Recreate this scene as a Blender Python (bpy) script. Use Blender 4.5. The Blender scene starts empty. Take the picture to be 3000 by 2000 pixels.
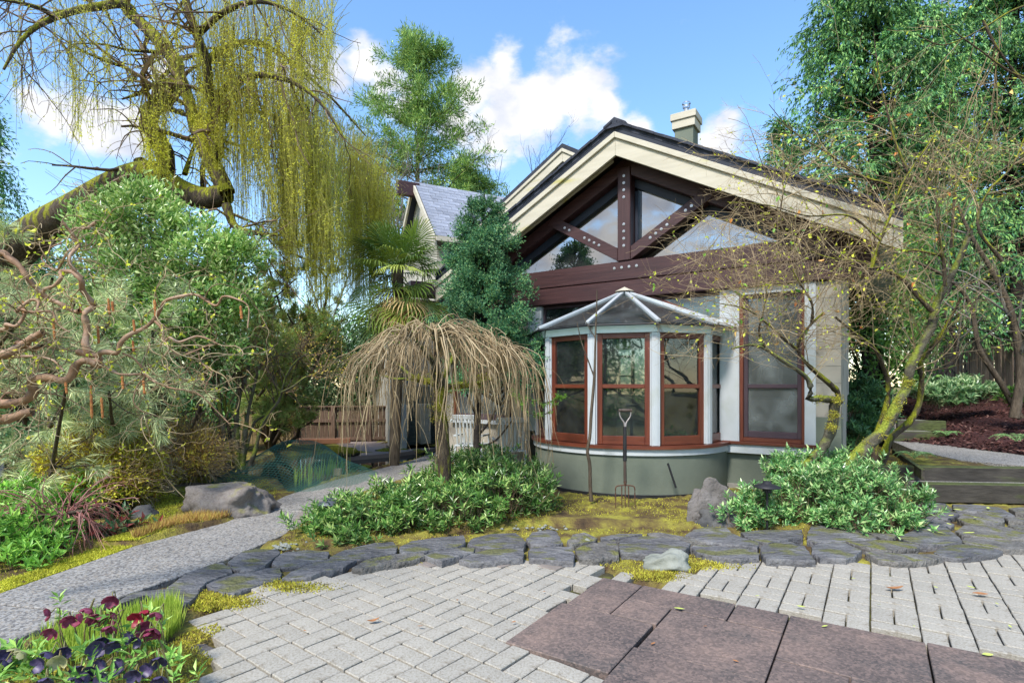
import bpy, bmesh, math, random
import numpy as np
from mathutils import Vector, Matrix, noise
random.seed(3)
rng = np.random.default_rng(11)
sc = bpy.context.scene
COL = sc.collection

# ------------------------------------------------------------------ camera
H = 1.35                      # eye height above the paved terrace, metres
cd = bpy.data.cameras.new('camera')
cam = bpy.data.objects.new('camera', cd); COL.objects.link(cam)
cam.location = (0, 0, H); cam.rotation_euler = (math.radians(90), 0, 0)
cd.sensor_width = 36; cd.lens = 19.51; cd.shift_y = 0.0433; cd.clip_start = .05; cd.clip_end = 1500
sc.camera = cam

# ------------------------------------------------------------------ sky and sun
SUN_EL, SUN_AZ = math.radians(50), math.radians(212)     # azimuth measured clockwise from +Y (north)
world = bpy.data.worlds.new('World'); sc.world = world; world.use_nodes = True
nt = world.node_tree; nt.nodes.clear()
def wn(t, **k):
    n = nt.nodes.new(t)
    for a, b in k.items(): setattr(n, a, b)
    return n
wl = nt.links.new
sky = wn('ShaderNodeTexSky', sky_type='NISHITA'); sky.sun_disc = False
sky.sun_elevation = SUN_EL; sky.sun_rotation = SUN_AZ
sky.air_density = 1.25; sky.dust_density = .3; sky.ozone_density = 3.0
bg1 = wn('ShaderNodeBackground'); bg1.inputs[1].default_value = .148
hs = wn('ShaderNodeHueSaturation'); hs.inputs['Saturation'].default_value = 1.12; hs.inputs['Value'].default_value = 1.0; wl(sky.outputs[0], hs.inputs['Color']); wl(hs.outputs[0], bg1.inputs[0])
tc = wn('ShaderNodeTexCoord')
nz = wn('ShaderNodeTexNoise'); nz.inputs['Scale'].default_value = 7.5; nz.inputs['Detail'].default_value = 9; nz.inputs['Roughness'].default_value = .58
mp = wn('ShaderNodeMapping'); mp.inputs['Scale'].default_value = (1, 1, 1.7)
wl(tc.outputs['Generated'], mp.inputs[0]); wl(mp.outputs[0], nz.inputs[0])
CL = [(1320,222,.075),(1255,245,.075),(1190,275,.07),(1385,228,.045),(1130,285,.07),(1155,148,.045),(1115,180,.05),(1085,225,.05),(1060,280,.05),(1350,200,.05),
      (880,200,.05),(835,165,.045),(770,185,.05),(700,180,.05),(640,175,.045),(930,230,.055),
      (1655,295,.045),(1675,265,.03),(1640,320,.045),(70,245,.035),(120,270,.045),(180,285,.045),(240,295,.04),(290,305,.04),(1480,310,.045),
      (380,170,.04),(-300,200,.12),(2700,150,.12)]
CD = [(Vector(((x-1176)/1275, 1, (886-y)/1275)).normalized(), r) for x, y, r in CL]+[(Vector((-.83, -.59, .40)).normalized(), .42), (Vector((-.95, -.2, .45)).normalized(), .3), (Vector((.2, -.9, .6)).normalized(), .35), (Vector((.9, -.3, .5)).normalized(), .3)]
prev = None
for (d, r) in CD:
    vd = wn('ShaderNodeVectorMath', operation='DISTANCE'); wl(tc.outputs['Generated'], vd.inputs[0]); vd.inputs[1].default_value = d
    mr = wn('ShaderNodeMapRange'); mr.inputs[1].default_value = r*1.35; mr.inputs[2].default_value = 0; mr.inputs[3].default_value = 0; mr.inputs[4].default_value = 1
    wl(vd.outputs['Value'], mr.inputs[0])
    if prev is None: prev = mr.outputs[0]
    else:
        mx = wn('ShaderNodeMath', operation='MAXIMUM'); wl(prev, mx.inputs[0]); wl(mr.outputs[0], mx.inputs[1]); prev = mx.outputs[0]
# cloud = blob + noise, over a threshold; elsewhere a little thin cloud from noise alone
m1 = wn('ShaderNodeMath', operation='MULTIPLY_ADD'); wl(nz.outputs[0], m1.inputs[0]); m1.inputs[1].default_value = 3.2; m1.inputs[2].default_value = -1.70
m2 = wn('ShaderNodeMath', operation='MULTIPLY_ADD'); wl(prev, m2.inputs[0]); m2.inputs[1].default_value = 1.25; wl(m1.outputs[0], m2.inputs[2])
mr = wn('ShaderNodeMapRange', interpolation_type='SMOOTHSTEP'); mr.inputs[1].default_value = .30; mr.inputs[2].default_value = .95
wl(m2.outputs[0], mr.inputs[0])
bg2 = wn('ShaderNodeBackground'); bg2.inputs[1].default_value = .52
nz2 = wn('ShaderNodeTexNoise'); nz2.inputs['Scale'].default_value = 11; nz2.inputs['Detail'].default_value = 6; wl(mp.outputs[0], nz2.inputs[0])
cr = wn('ShaderNodeValToRGB'); cr.color_ramp.elements[0].position = .36; cr.color_ramp.elements[0].color = (.66, .72, .86, 1); cr.color_ramp.elements[1].position = .56; cr.color_ramp.elements[1].color = (1, .99, .99, 1)
wl(nz2.outputs[0], cr.inputs[0]); wl(cr.outputs[0], bg2.inputs[0])
ms = wn('ShaderNodeMixShader'); wl(mr.outputs[0], ms.inputs[0]); wl(bg1.outputs[0], ms.inputs[1]); wl(bg2.outputs[0], ms.inputs[2])
wo = wn('ShaderNodeOutputWorld'); wl(ms.outputs[0], wo.inputs[0])

sd = bpy.data.lights.new('sun', 'SUN'); sd.energy = 2.8; sd.angle = math.radians(10); sd.color = (1, .95, .87)
sun = bpy.data.objects.new('sun', sd); COL.objects.link(sun)
sdir = Vector((math.sin(SUN_AZ)*math.cos(SUN_EL), math.cos(SUN_AZ)*math.cos(SUN_EL), math.sin(SUN_EL)))
sun.rotation_euler = sdir.to_track_quat('Z', 'Y').to_euler()
sc.view_settings.view_transform = 'Standard'; sc.view_settings.look = 'None'
sc.view_settings.exposure = 1.08; sc.view_settings.gamma = 1
sc.view_settings.use_curve_mapping = False
sc.cycles.max_bounces = 8; sc.cycles.transparent_max_bounces = 12; sc.cycles.glossy_bounces = 3; sc.cycles.diffuse_bounces = 6
sc.cycles.caustics_reflective = False; sc.cycles.caustics_refractive = False

# ------------------------------------------------------------------ survey: sighted points -> metres
F_, CX_, YH_ = 1275., 1176., 886.
def at(x, y, Y): return ((x-CX_)/F_*Y, Y, H+(YH_-y)/F_*Y)          # a sighting at a known distance
def gp(x, y, z=0.):                                                  # a sighting on a level surface
    Y = F_*(H-z)/(y-YH_); return ((x-CX_)/F_*Y, Y, z)
def s2(p, o, s): return ((o[0]+p[0]/s)/1.2755, (o[1]+p[1]/s)/1.2755)

# ------------------------------------------------------------------ object helpers
def tag(o, label=None, cat=None, group=None, kind=None):
    if label: o['label'] = label
    if cat: o['category'] = cat
    if group: o['group'] = group
    if kind: o['kind'] = kind
    return o
def link(name, me, mat=None, parent=None):
    o = bpy.data.objects.new(name, me); COL.objects.link(o)
    if mat is not None and me is not None and not me.materials: me.materials.append(mat)
    if parent is not None: o.parent = parent
    return o
def empty(name, loc=(0, 0, 0), rz=0, label=None, cat=None, group=None):
    o = bpy.data.objects.new(name, None); COL.objects.link(o); o.location = loc; o.rotation_euler = (0, 0, rz)
    o.empty_display_size = .1
    return tag(o, label, cat, group)
class Acc:
    """gathers faces and builds ONE mesh"""
    def __init__(s): s.V = []; s.F = []; s.R = []; s.n = 0
    def add(s, V, F, r=None):
        V = np.asarray(V, float).reshape(-1, 3)
        s.V.append(V)
        if isinstance(F, np.ndarray): s.F.append(F + s.n)
        else:
            d = {}
            for f in F: d.setdefault(len(f), []).append(f)
            for k, fs in d.items(): s.F.append(np.array(fs)+s.n)
        s.R.append(np.full(len(V), random.random()) if r is None else (np.full(len(V), r) if np.isscalar(r) else np.asarray(r)))
        s.n += len(V); return s
    def box(s, c, d, rz=0, r=None, rx=0, ry=0):
        x, y, z = d[0]/2, d[1]/2, d[2]/2
        V = np.array([(i*x, j*y, k*z) for i in (-1, 1) for j in (-1, 1) for k in (-1, 1)])
        if rz or rx or ry:
            V = V @ np.array(Matrix.Rotation(rz, 3, 'Z') @ Matrix.Rotation(ry, 3, 'Y') @ Matrix.Rotation(rx, 3, 'X')).T
        return s.add(V+np.array(c), BOXF, r)
    def prism(s, poly, lo, hi, axis=2, r=None):
        """polygon (2-D, counter-clockwise) swept along an axis from lo to hi"""
        n = len(poly); V = []
        for h in (lo, hi):
            for p in poly:
                v = list(p); v.insert(axis, h); V.append(v)
        F = [list(range(n))[::-1], list(range(n, 2*n))] + [[i, (i+1) % n, n+(i+1) % n, n+i] for i in range(n)]
        return s.add(V, F, r)
    def build(s, name, mat, parent=None, smooth=False, label=None, kind=None, bevel=0, shared=False):
        me = bpy.data.meshes.new(name)
        V = np.concatenate(s.V); nv = len(V)
        me.vertices.add(nv); me.vertices.foreach_set('co', V.ravel())
        li = np.concatenate([f.ravel() for f in s.F]); tot = np.concatenate([np.full(len(f), f.shape[1]) for f in s.F])
        st = np.concatenate([[0], np.cumsum(tot)[:-1]])
        me.loops.add(len(li)); me.loops.foreach_set('vertex_index', li.astype(np.int32))
        me.polygons.add(len(tot)); me.polygons.foreach_set('loop_start', st.astype(np.int32)); me.polygons.foreach_set('loop_total', tot.astype(np.int32))
        me.polygons.foreach_set('use_smooth', np.full(len(tot), bool(smooth)))
        a = me.attributes.new('rnd', 'FLOAT', 'POINT'); a.data.foreach_set('value', np.concatenate(s.R).astype(np.float32))
        me.update(calc_edges=True)
        if nv < 4000: me.validate()
        if bevel or nv < 3000:
            bm = bmesh.new(); bm.from_mesh(me)
            if bevel:
                bmesh.ops.recalc_face_normals(bm, faces=bm.faces)
                bmesh.ops.bevel(bm, geom=[e for e in bm.edges if e.calc_face_angle(0) > .5], offset=bevel, segments=1, affect='EDGES', clamp_overlap=True)
            else: bmesh.ops.recalc_face_normals(bm, faces=bm.faces)
            bm.to_mesh(me); bm.free()
        if shared: me.materials.append(mat); return me
        o = link(name, me, mat, parent)
        return tag(o, label, kind=kind)
BOXF = [[0, 1, 3, 2], [4, 6, 7, 5], [0, 4, 5, 1], [2, 3, 7, 6], [0, 2, 6, 4], [1, 5, 7, 3]]
def unit(v): return v/np.maximum(np.linalg.norm(v, axis=-1, keepdims=True), 1e-9)
def rv(n): return unit(rng.normal(size=(n, 3)))
def resample(P, K, smooth=True):
    P = np.asarray(P, float)
    if smooth and len(P) > 2:
        Q = np.vstack([2*P[0]-P[1], P, 2*P[-1]-P[-2]]); out = []
        for i in range(1, len(Q)-2):
            t = np.linspace(0, 1, 8, endpoint=False)[:, None]; a, b, c, d = Q[i-1:i+3]
            out.append(.5*((2*b)+(-a+c)*t+(2*a-5*b+4*c-d)*t*t+(-a+3*b-3*c+d)*t**3))
        P = np.vstack(out+[P[-1:]])
    s = np.concatenate([[0], np.cumsum(np.linalg.norm(np.diff(P, axis=0), axis=1))])
    t = np.linspace(0, s[-1], K)
    return np.stack([np.interp(t, s, P[:, j]) for j in range(P.shape[1])], 1)
def tubes(P, R, S=3):
    """P (N,K,3), R (N,K) -> verts, quads"""
    P = np.asarray(P, float); N, K, _ = P.shape; R = np.broadcast_to(R, (N, K))
    T = unit(np.gradient(P, axis=1)); ref = np.zeros_like(T); ref[..., 2] = 1
    m = np.abs(T[..., 2].mean(1)) > .8; ref[m] = (1, 0, 0)
    n1 = unit(np.cross(T, ref)); n2 = np.cross(T, n1)
    a = np.arange(S)*2*np.pi/S
    V = P[:, :, None]+R[:, :, None, None]*(np.cos(a)[None, None, :, None]*n1[:, :, None]+np.sin(a)[None, None, :, None]*n2[:, :, None])
    i = np.arange(N)[:, None, None]*K*S; k = np.arange(K-1)[None, :, None]*S; s = np.arange(S)[None, None]; s1 = (s+1) % S
    F = np.stack(np.broadcast_arrays(i+k+s, i+k+s1, i+k+S+s1, i+k+S+s), -1).reshape(-1, 4)
    return V.reshape(-1, 3), F
def add_tubes(acc, P, R, S=3):
    V, F = tubes(P, R, S); N = len(P)
    acc.add(V, F, np.repeat(rng.random(N), len(V)//N)); return acc
def add_leaves(acc, B, D, L, W, hint=None, spread=1., fold=.2, curl=0.):
    N = len(B)
    if N == 0: return acc
    B = np.asarray(B); D = unit(np.asarray(D)); L = np.broadcast_to(L, N)[:, None]; W = np.broadcast_to(W, N)[:, None]
    h = rv(N)*spread
    if hint is not None: h = h+hint
    Nn = unit(h-(h*D).sum(1, keepdims=True)*D); S = np.cross(D, Nn)
    mid = B+D*L*.45
    V = np.stack([B, mid+S*W/2+Nn*W*fold, B+D*L-Nn*L*curl, mid-S*W/2+Nn*W*fold], 1).reshape(-1, 3)
    F = np.arange(4*N).reshape(N, 4)
    acc.add(V, F, np.repeat(rng.random(N), 4)); return acc
def sprout(P, R, n, L, ang=.9, bend=(0, 0, 0), wob=.15, K=7, t0=.2, t1=1., rs=.5, rmin=.0015, taper=.35, dirbias=None):
    """n children per parent, grown from the parents' polylines"""
    N, KP, _ = P.shape; M = int(N*n); idx = rng.integers(0, N, M) if n < 3 else np.repeat(np.arange(N), int(n)); M = len(idx)
    t = (t0+(t1-t0)*rng.random(M))*(KP-1.001); i0 = t.astype(int); f = (t-i0)[:, None]
    base = P[idx, i0]*(1-f)+P[idx, i0+1]*f; T = unit(P[idx, i0+1]-P[idx, i0]); r = R[idx, i0]
    q = rv(M); q = unit(q-(q*T).sum(1, keepdims=True)*T); a = (ang*(1+.3*rng.normal(size=M)))[:, None]
    d = np.cos(a)*T+np.sin(a)*q
    if dirbias is not None: d = unit(d+np.asarray(dirbias))
    lo, hi = L if isinstance(L, tuple) else (L*.6, L*1.3)
    ln = lo+(hi-lo)*rng.random(M); out = [base]; p = base
    for k in range(K-1):
        d = unit(d+np.asarray(bend)/(K-1)+wob*rng.normal(size=(M, 3))); p = p+d*(ln/(K-1))[:, None]; out.append(p)
    r0 = np.maximum(r*rs, rmin); rr = r0[:, None]*np.linspace(1, taper, K)[None]
    return np.stack(out, 1), np.maximum(rr, rmin*.7)
def along(P, n, t0=0., t1=1.):
    N, K, _ = P.shape; M = int(N*n); idx = rng.integers(0, N, M); t = (t0+(t1-t0)*rng.random(M))*(K-1.001); i = t.astype(int); f = (t-i)[:, None]
    return P[idx, i]*(1-f)+P[idx, i+1]*f, unit(P[idx, i+1]-P[idx, i])
def blobs_pts(blobs, n, clumps, cr, shell=.55, flat=1.):
    """points gathered in clumps near the shells of ellipsoids: an uneven crown"""
    vol = np.array([b[3]*b[4]*b[5] for b in blobs])**.67; vol /= vol.sum()
    bi = rng.choice(len(blobs), clumps, p=vol); B = np.array(blobs)[bi]
    c = B[:, :3]+rv(clumps)*B[:, 3:6]*(shell+(1-shell)*rng.random(clumps)**.6)[:, None]
    ci = rng.integers(0, clumps, n); size = cr*(.6+.8*rng.random(clumps))
    p = c[ci]+rng.normal(size=(n, 3))*size[ci][:, None]*np.array([1, 1, flat])*.6
    out = unit(p-B[ci][:, :3]); return p, out, ci
def inpoly(x, y, poly):
    r = np.zeros(np.shape(x), bool); n = len(poly); j = n-1
    for i in range(n):
        xi, yi = poly[i][:2]; xj, yj = poly[j][:2]
        c = ((yi > y) != (yj > y)) & (x < (xj-xi)*(y-yi)/((yj-yi) or 1e-9)+xi)
        r ^= c; j = i
    return r

# ------------------------------------------------------------------ materials
def ramp(nt, cols, pos=None):
    r = nt.nodes.new('ShaderNodeValToRGB'); e = r.color_ramp.elements
    n = len(cols); pos = pos or [i/(n-1) if n > 1 else 0 for i in range(n)]
    while len(e) < n: e.new(.5)
    for i in range(n): e[i].position = pos[i]; e[i].color = (*cols[i], 1)
    return r
MATS = {}
def M(name, cols, scale=6., rough=.7, bump=0., bscale=None, detail=6., mode='noise', stretch=(1, 1, 1), pos=None, spec=.3, metal=0.,
      speck=None, speck_s=200., speck_a=.5, moss=None, moss_up=.35, moss_s=3., trans=0., objr=0., dist=.01, stain=None, stain_s=1.3, stain_p=(.5, .65), coat=0.):
    m = bpy.data.materials.new(name); m.use_nodes = True; t = m.node_tree; N = t.nodes; Lk = t.links.new
    b = N['Principled BSDF']; b.inputs['Roughness'].default_value = rough; b.inputs['Metallic'].default_value = metal
    b.inputs['Specular IOR Level'].default_value = spec; b.inputs['Coat Weight'].default_value = coat
    tcn = N.new('ShaderNodeTexCoord'); mpn = N.new('ShaderNodeMapping'); mpn.inputs['Scale'].default_value = stretch
    Lk(tcn.outputs['Object'], mpn.inputs[0]); co = mpn.outputs[0]
    if mode == 'rnd':
        s = N.new('ShaderNodeAttribute'); s.attribute_name = 'rnd'; src = s.outputs['Fac']
    elif mode == 'objrnd':
        s = N.new('ShaderNodeObjectInfo'); src = s.outputs['Random']
    else:
        s = N.new('ShaderNodeTexNoise'); s.inputs['Scale'].default_value = scale; s.inputs['Detail'].default_value = detail; s.inputs['Roughness'].default_value = .6
        Lk(co, s.inputs[0])
        mrn = N.new('ShaderNodeMapRange'); mrn.inputs[1].default_value = .28; mrn.inputs[2].default_value = .72; Lk(s.outputs[0], mrn.inputs[0]); src = mrn.outputs[0]
    r = ramp(t, cols, pos); Lk(src, r.inputs[0]); c = r.outputs[0]
    def mix(fac, col, bt='MIX', f0=None):
        nonlocal c
        mx = N.new('ShaderNodeMix'); mx.data_type = 'RGBA'; mx.blend_type = bt
        if fac is None: mx.inputs[0].default_value = f0
        else: Lk(fac, mx.inputs[0])
        Lk(c, mx.inputs[6])
        if isinstance(col, tuple): mx.inputs[7].default_value = (*col, 1)
        else: Lk(col, mx.inputs[7])
        c = mx.outputs[2]
    def nois(sc_, lo, hi, det=5., vec=None):
        a = N.new('ShaderNodeTexNoise'); a.inputs['Scale'].default_value = sc_; a.inputs['Detail'].default_value = det; Lk(vec or co, a.inputs[0])
        q = N.new('ShaderNodeMapRange'); q.interpolation_type = 'SMOOTHSTEP'; q.inputs[1].default_value = lo; q.inputs[2].default_value = hi; Lk(a.outputs[0], q.inputs[0]); return q.outputs[0]
    if mode in ('rnd', 'objrnd') and scale:                       # a second, larger variation over the piece
        q = nois(scale, .3, .7); hm = N.new('ShaderNodeMapRange'); hm.inputs[3].default_value = .72; hm.inputs[4].default_value = 1.25; Lk(q, hm.inputs[0])
        mm = N.new('ShaderNodeVectorMath'); mm.operation = 'SCALE'; Lk(c, mm.inputs[0]); Lk(hm.outputs[0], mm.inputs['Scale']); c = mm.outputs[0]
    if objr:
        oi = N.new('ShaderNodeObjectInfo'); hm = N.new('ShaderNodeMapRange'); hm.inputs[3].default_value = 1-objr; hm.inputs[4].default_value = 1+objr; Lk(oi.outputs['Random'], hm.inputs[0])
        mm = N.new('ShaderNodeVectorMath'); mm.operation = 'SCALE'; Lk(c, mm.inputs[0]); Lk(hm.outputs[0], mm.inputs['Scale']); c = mm.outputs[0]
    if stain:
        q = nois(stain_s, *stain_p); mix(q, stain)
    if speck:
        vo = N.new('ShaderNodeTexVoronoi'); vo.inputs['Scale'].default_value = speck_s; Lk(tcn.outputs['Object'], vo.inputs[0])
        sp = N.new('ShaderNodeSeparateColor'); Lk(vo.outputs['Color'], sp.inputs[0])
        rr = ramp(t, speck); Lk(sp.outputs[0], rr.inputs[0]); mix(None, rr.outputs[0], f0=speck_a)
    if moss:
        g = N.new('ShaderNodeNewGeometry'); sx = N.new('ShaderNodeSeparateXYZ'); Lk(g.outputs['Normal'], sx.inputs[0])
        q = nois(moss_s, .35, .65); ad = N.new('ShaderNodeMath'); ad.operation = 'ADD'; Lk(q, ad.inputs[0]); Lk(sx.outputs[2], ad.inputs[1])
        mr_ = N.new('ShaderNodeMapRange'); mr_.inputs[1].default_value = moss_up; mr_.inputs[2].default_value = moss_up+.5; Lk(ad.outputs[0], mr_.inputs[0])
        nn = nois(moss_s*12, .3, .7); rm = ramp(t, [tuple(v*.45 for v in moss), moss]); Lk(nn, rm.inputs[0])
        mix(mr_.outputs[0], rm.outputs[0])
    Lk(c, b.inputs['Base Color'])
    if bump:
        a = N.new('ShaderNodeTexNoise'); a.inputs['Scale'].default_value = bscale or scale*4; a.inputs['Detail'].default_value = 6; Lk(co, a.inputs[0])
        bp = N.new('ShaderNodeBump'); bp.inputs['Strength'].default_value = bump; bp.inputs['Distance'].default_value = dist
        Lk(a.outputs[0], bp.inputs['Height']); Lk(bp.outputs[0], b.inputs['Normal'])
    if trans:
        tr = N.new('ShaderNodeBsdfTranslucent'); Lk(c, tr.inputs[0]); mx = N.new('ShaderNodeMixShader'); mx.inputs[0].default_value = trans
        Lk(b.outputs[0], mx.inputs[1]); Lk(tr.outputs[0], mx.inputs[2]); Lk(mx.outputs[0], N['Material Output'].inputs[0])
    MATS[name] = m; return m
LB = 1.85
def leafmat(name, cols, rough=.45, trans=.3, spec=.35, scale=1.2): return M(name, [(min(c[0]*LB*1.14, .8), min(c[1]*LB, .8), min(c[2]*LB*.74, .8)) for c in cols], mode='rnd', scale=scale, rough=rough, trans=trans, spec=spec)
def glassmat(name, tint, ior, rough=.02, dirt_haze=0.):
    m = bpy.data.materials.new(name); m.use_nodes = True; t = m.node_tree; N = t.nodes; Lk = t.links.new; N.clear()
    tr = N.new('ShaderNodeBsdfTransparent'); tr.inputs[0].default_value = (*tint, 1)
    gl = N.new('ShaderNodeBsdfGlossy'); gl.inputs['Roughness'].default_value = rough
    fr = N.new('ShaderNodeFresnel'); fr.inputs[0].default_value = ior
    a = N.new('ShaderNodeTexNoise'); a.inputs['Scale'].default_value = 1.4; bp = N.new('ShaderNodeBump'); bp.inputs['Strength'].default_value = .05; bp.inputs['Distance'].default_value = .05
    tcn = N.new('ShaderNodeTexCoord'); Lk(tcn.outputs['Object'], a.inputs[0]); Lk(a.outputs[0], bp.inputs['Height']); Lk(bp.outputs[0], gl.inputs['Normal'])
    mx = N.new('ShaderNodeMixShader'); Lk(fr.outputs[0], mx.inputs[0]); Lk(tr.outputs[0], mx.inputs[1]); Lk(gl.outputs[0], mx.inputs[2]); o = mx
    if dirt_haze:  # uneven pale film: dirt, and a painted haze for reflected light
        df = N.new('ShaderNodeBsdfDiffuse'); df.inputs[0].default_value = (.55, .62, .62, 1)
        n2 = N.new('ShaderNodeTexNoise'); n2.inputs['Scale'].default_value = 4; n2.inputs['Detail'].default_value = 8; Lk(tcn.outputs['Object'], n2.inputs[0])
        q = N.new('ShaderNodeMapRange'); q.inputs[1].default_value = .35; q.inputs[2].default_value = .75; q.inputs[3].default_value = dirt_haze*.4; q.inputs[4].default_value = dirt_haze*1.5; Lk(n2.outputs[0], q.inputs[0])
        m3 = N.new('ShaderNodeMixShader'); Lk(q.outputs[0], m3.inputs[0]); Lk(mx.outputs[0], m3.inputs[1]); Lk(df.outputs[0], m3.inputs[2]); o = m3
    ou = N.new('ShaderNodeOutputMaterial'); Lk(o.outputs[0], ou.inputs[0]); MATS[name] = m; return m
# ------------------------------------------------------------------ ground, paths, terrace
MOSS = (.30, .30, .022)
m_ground = M('moss and soil', [(.04, .026, .016), (.095, .062, .028), (.17, .135, .035), (.27, .245, .04), (.35, .335, .055)], scale=4., rough=.95, bump=.9, bscale=60, dist=.02, detail=12, pos=[0, .3, .52, .75, 1])
m_joint = M('joint sand', [(.02, .018, .012), (.06, .055, .025), (.13, .14, .02)], scale=9, rough=1, bump=.6, bscale=80)
m_agg = M('exposed aggregate', [(.10, .094, .086), (.165, .155, .142), (.23, .215, .195)], scale=1.6, rough=.85, speck=[(.06, .06, .065), (.2, .19, .18), (.42, .41, .39), (.30, .25, .19)], speck_s=75, speck_a=.62, bump=.6, bscale=110, dist=.006)
m_paver = M('concrete paver', [(.28, .245, .19), (.345, .308, .245), (.40, .36, .295)], scale=3, rough=.9, objr=.10, speck=[(.15, .14, .12), (.33, .325, .30), (.42, .41, .38)], speck_s=120, speck_a=.4, bump=.5, bscale=120, dist=.005, stain=(.20, .155, .095), stain_s=7., stain_p=(.54, .76))
m_paver_d = M('worn brown paver', [(.17, .145, .125), (.26, .22, .19)], scale=8, rough=.9, bump=.3, bscale=150, dist=.004)
m_slab = M('reddish slab', [(.07, .060, .052), (.165, .122, .098), (.30, .205, .155)], scale=2.6, rough=.75, objr=.10, speck=[(.04, .038, .045), (.13, .10, .098), (.27, .19, .165)], speck_s=80, speck_a=.45, bump=.3, bscale=150, dist=.003, stain=(.075, .07, .06), stain_s=2.1, stain_p=(.52, .72))
m_flag = M('flagstone', [(.06, .058, .060), (.125, .12, .122), (.23, .225, .22)], scale=3.5, rough=.62, objr=.22, bump=1., bscale=14, dist=.04, stretch=(1, 1.8, 1), moss=(.17, .17, .05), moss_up=1.6, moss_s=4., speck=[(.05, .05, .06), (.12, .12, .13), (.2, .2, .2)], speck_s=60, speck_a=.3)
m_flag2 = M('brown grey flagstone', [(.075, .07, .064), (.15, .14, .128), (.25, .235, .215)], scale=4.5, rough=.7, objr=.2, bump=1., bscale=16, dist=.04, stretch=(1.5, 1, 1), moss=(.2, .2, .06), moss_up=1.5, moss_s=5., speck=[(.06, .06, .06), (.14, .13, .12), (.25, .24, .22)], speck_s=60, speck_a=.3)
m_timber = M('weathered timber', [(.03, .026, .022), (.05, .044, .038), (.075, .066, .055)], scale=5, stretch=(.8, 5, 3), rough=.85, bump=.6, bscale=14, dist=.01, moss=(.09, .11, .035), moss_up=.5, moss_s=1.5)
m_mulch = M('bark mulch', [(.018, .008, .008), (.05, .018, .016), (.085, .03, .025)], scale=30, rough=.95, bump=1., bscale=70, dist=.03)
m_water = M('pond water', [(.006, .012, .012), (.012, .02, .018)], rough=.04, spec=.5, bump=.05, bscale=6, dist=.02)

PATIO = [gp(*p)[:2] for p in [(452,1405),(640,1340),(800,1305),(1000,1284),(1340,1290),(1400,1302),(1480,1336),(1560,1338),(1640,1298),(1700,1282),(2000,1287),(2180,1282),(2352,1255)]]+[(4.9,3.1),(5.5,1.0),(-.9,1.0),(-1.42,2.45),gp(500,1500)[:2],gp(452,1482)[:2],gp(520,1445)[:2]]
WALK_L = [gp(*p, .0)[:2] for p in [(-250,1450),(0,1366),(312,1256),(512,1204),(592,1172),(656,1140),(768,1104),(940,1060),(1010,1036),(1060,1018)]]
WALK_R = [gp(*p, .0)[:2] for p in [(1180,1018),(1110,1040),(1010,1072),(900,1112),(790,1150),(700,1196),(684,1216),(520,1288),(288,1370),(68,1458),(-60,1520)]]
WALK = WALK_L+WALK_R
POND = [gp(*p, -.05)[:2] for p in [(668,1142),(770,1106),(945,1062),(1010,1042),(1000,1032),(860,1036),(800,1048),(760,1040),(640,1050),(560,1075),(540,1100),(640,1110)]]
TIMB_Y = 6.62
FLAG = [gp(*p, 0)[:2] for p in [(240,1430),(300,1375),(520,1285),(640,1262),(700,1250),(880,1245),(1010,1220),(1200,1205),(1500,1205),(1690,1222),(1980,1212),(2030,1180),(2070,1140),(2600,1150),(2600,1300),(2170,1290),(1700,1285),(1560,1262),(1340,1290),(1000,1288),(800,1310),(640,1345),(452,1405)]]
def tz(X, Y):
    X = np.asarray(X, float); Y = np.asarray(Y, float)
    z = .03+.02*np.sin(X*1.7+.6)*np.cos(Y*1.3)+.010*np.sin(X*5.1+Y*3.3); z = np.where(Y < 4.7, z*.3-.018, z)
    far = np.clip((Y-13)/10, 0, 1); z = z*(1-far)
    z = np.where(inpoly(X, Y, PATIO), -.075, z); z = np.where(inpoly(X, Y, FLAG), np.minimum(z*.3, .0)-.012, z); z = np.where(inpoly(X, Y, WALK), -.05, z); z = np.where(inpoly(X, Y, POND), -.22, z)
    d = ((X-3.95)*.545+(Y-6.55)*.838)                      # behind the right-hand timber wall the garden is higher
    up = (X > 4.12) & (Y > 6.92-.105*(X-4.22))
    z = np.where(up, np.where((X < 6.1) & (Y < 8.4), .335, .16+.05*np.clip(Y-9, 0, 12)), z)
    bank = np.clip(((X-.52*Y)-1.6)/2.2, 0, 1)*np.clip((Y-6.9)/1.5, 0, 1)
    z = np.where(up, z+bank*.2, z)
    left = np.clip((-X-.45*Y-1.2)/1.5, 0, 1)*np.clip((Y-4)/2, 0, 1); z = z-.12*left
    return z
gx = np.concatenate([-np.geomspace(300, 9.2, 22), np.arange(-9, 9, .06), np.geomspace(9.2, 300, 22)])
gy = np.concatenate([[-60, -20, -5, 0, .6], np.arange(1, 12.5, .06), np.geomspace(12.7, 500, 34)])
GX, GY = np.meshgrid(gx, gy); GZ = tz(GX, GY)+rng.normal(size=GX.shape)*.006*((GY < 13) & (np.abs(GX) < 9))
ny, nx = GX.shape; ii = np.arange(ny*nx).reshape(ny, nx)
GF = np.stack([ii[:-1, :-1], ii[:-1, 1:], ii[1:, 1:], ii[1:, :-1]], -1).reshape(-1, 4)
Acc().add(np.stack([GX, GY, GZ], -1), GF, 0).build('ground', m_ground, smooth=True, kind='structure')
a = Acc(); pj = [p for p in PATIO]
a.add([(x, y, -.045) for x, y in pj], [list(range(len(pj)))]); a.build('joint_bed', m_joint, kind='structure')

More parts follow.
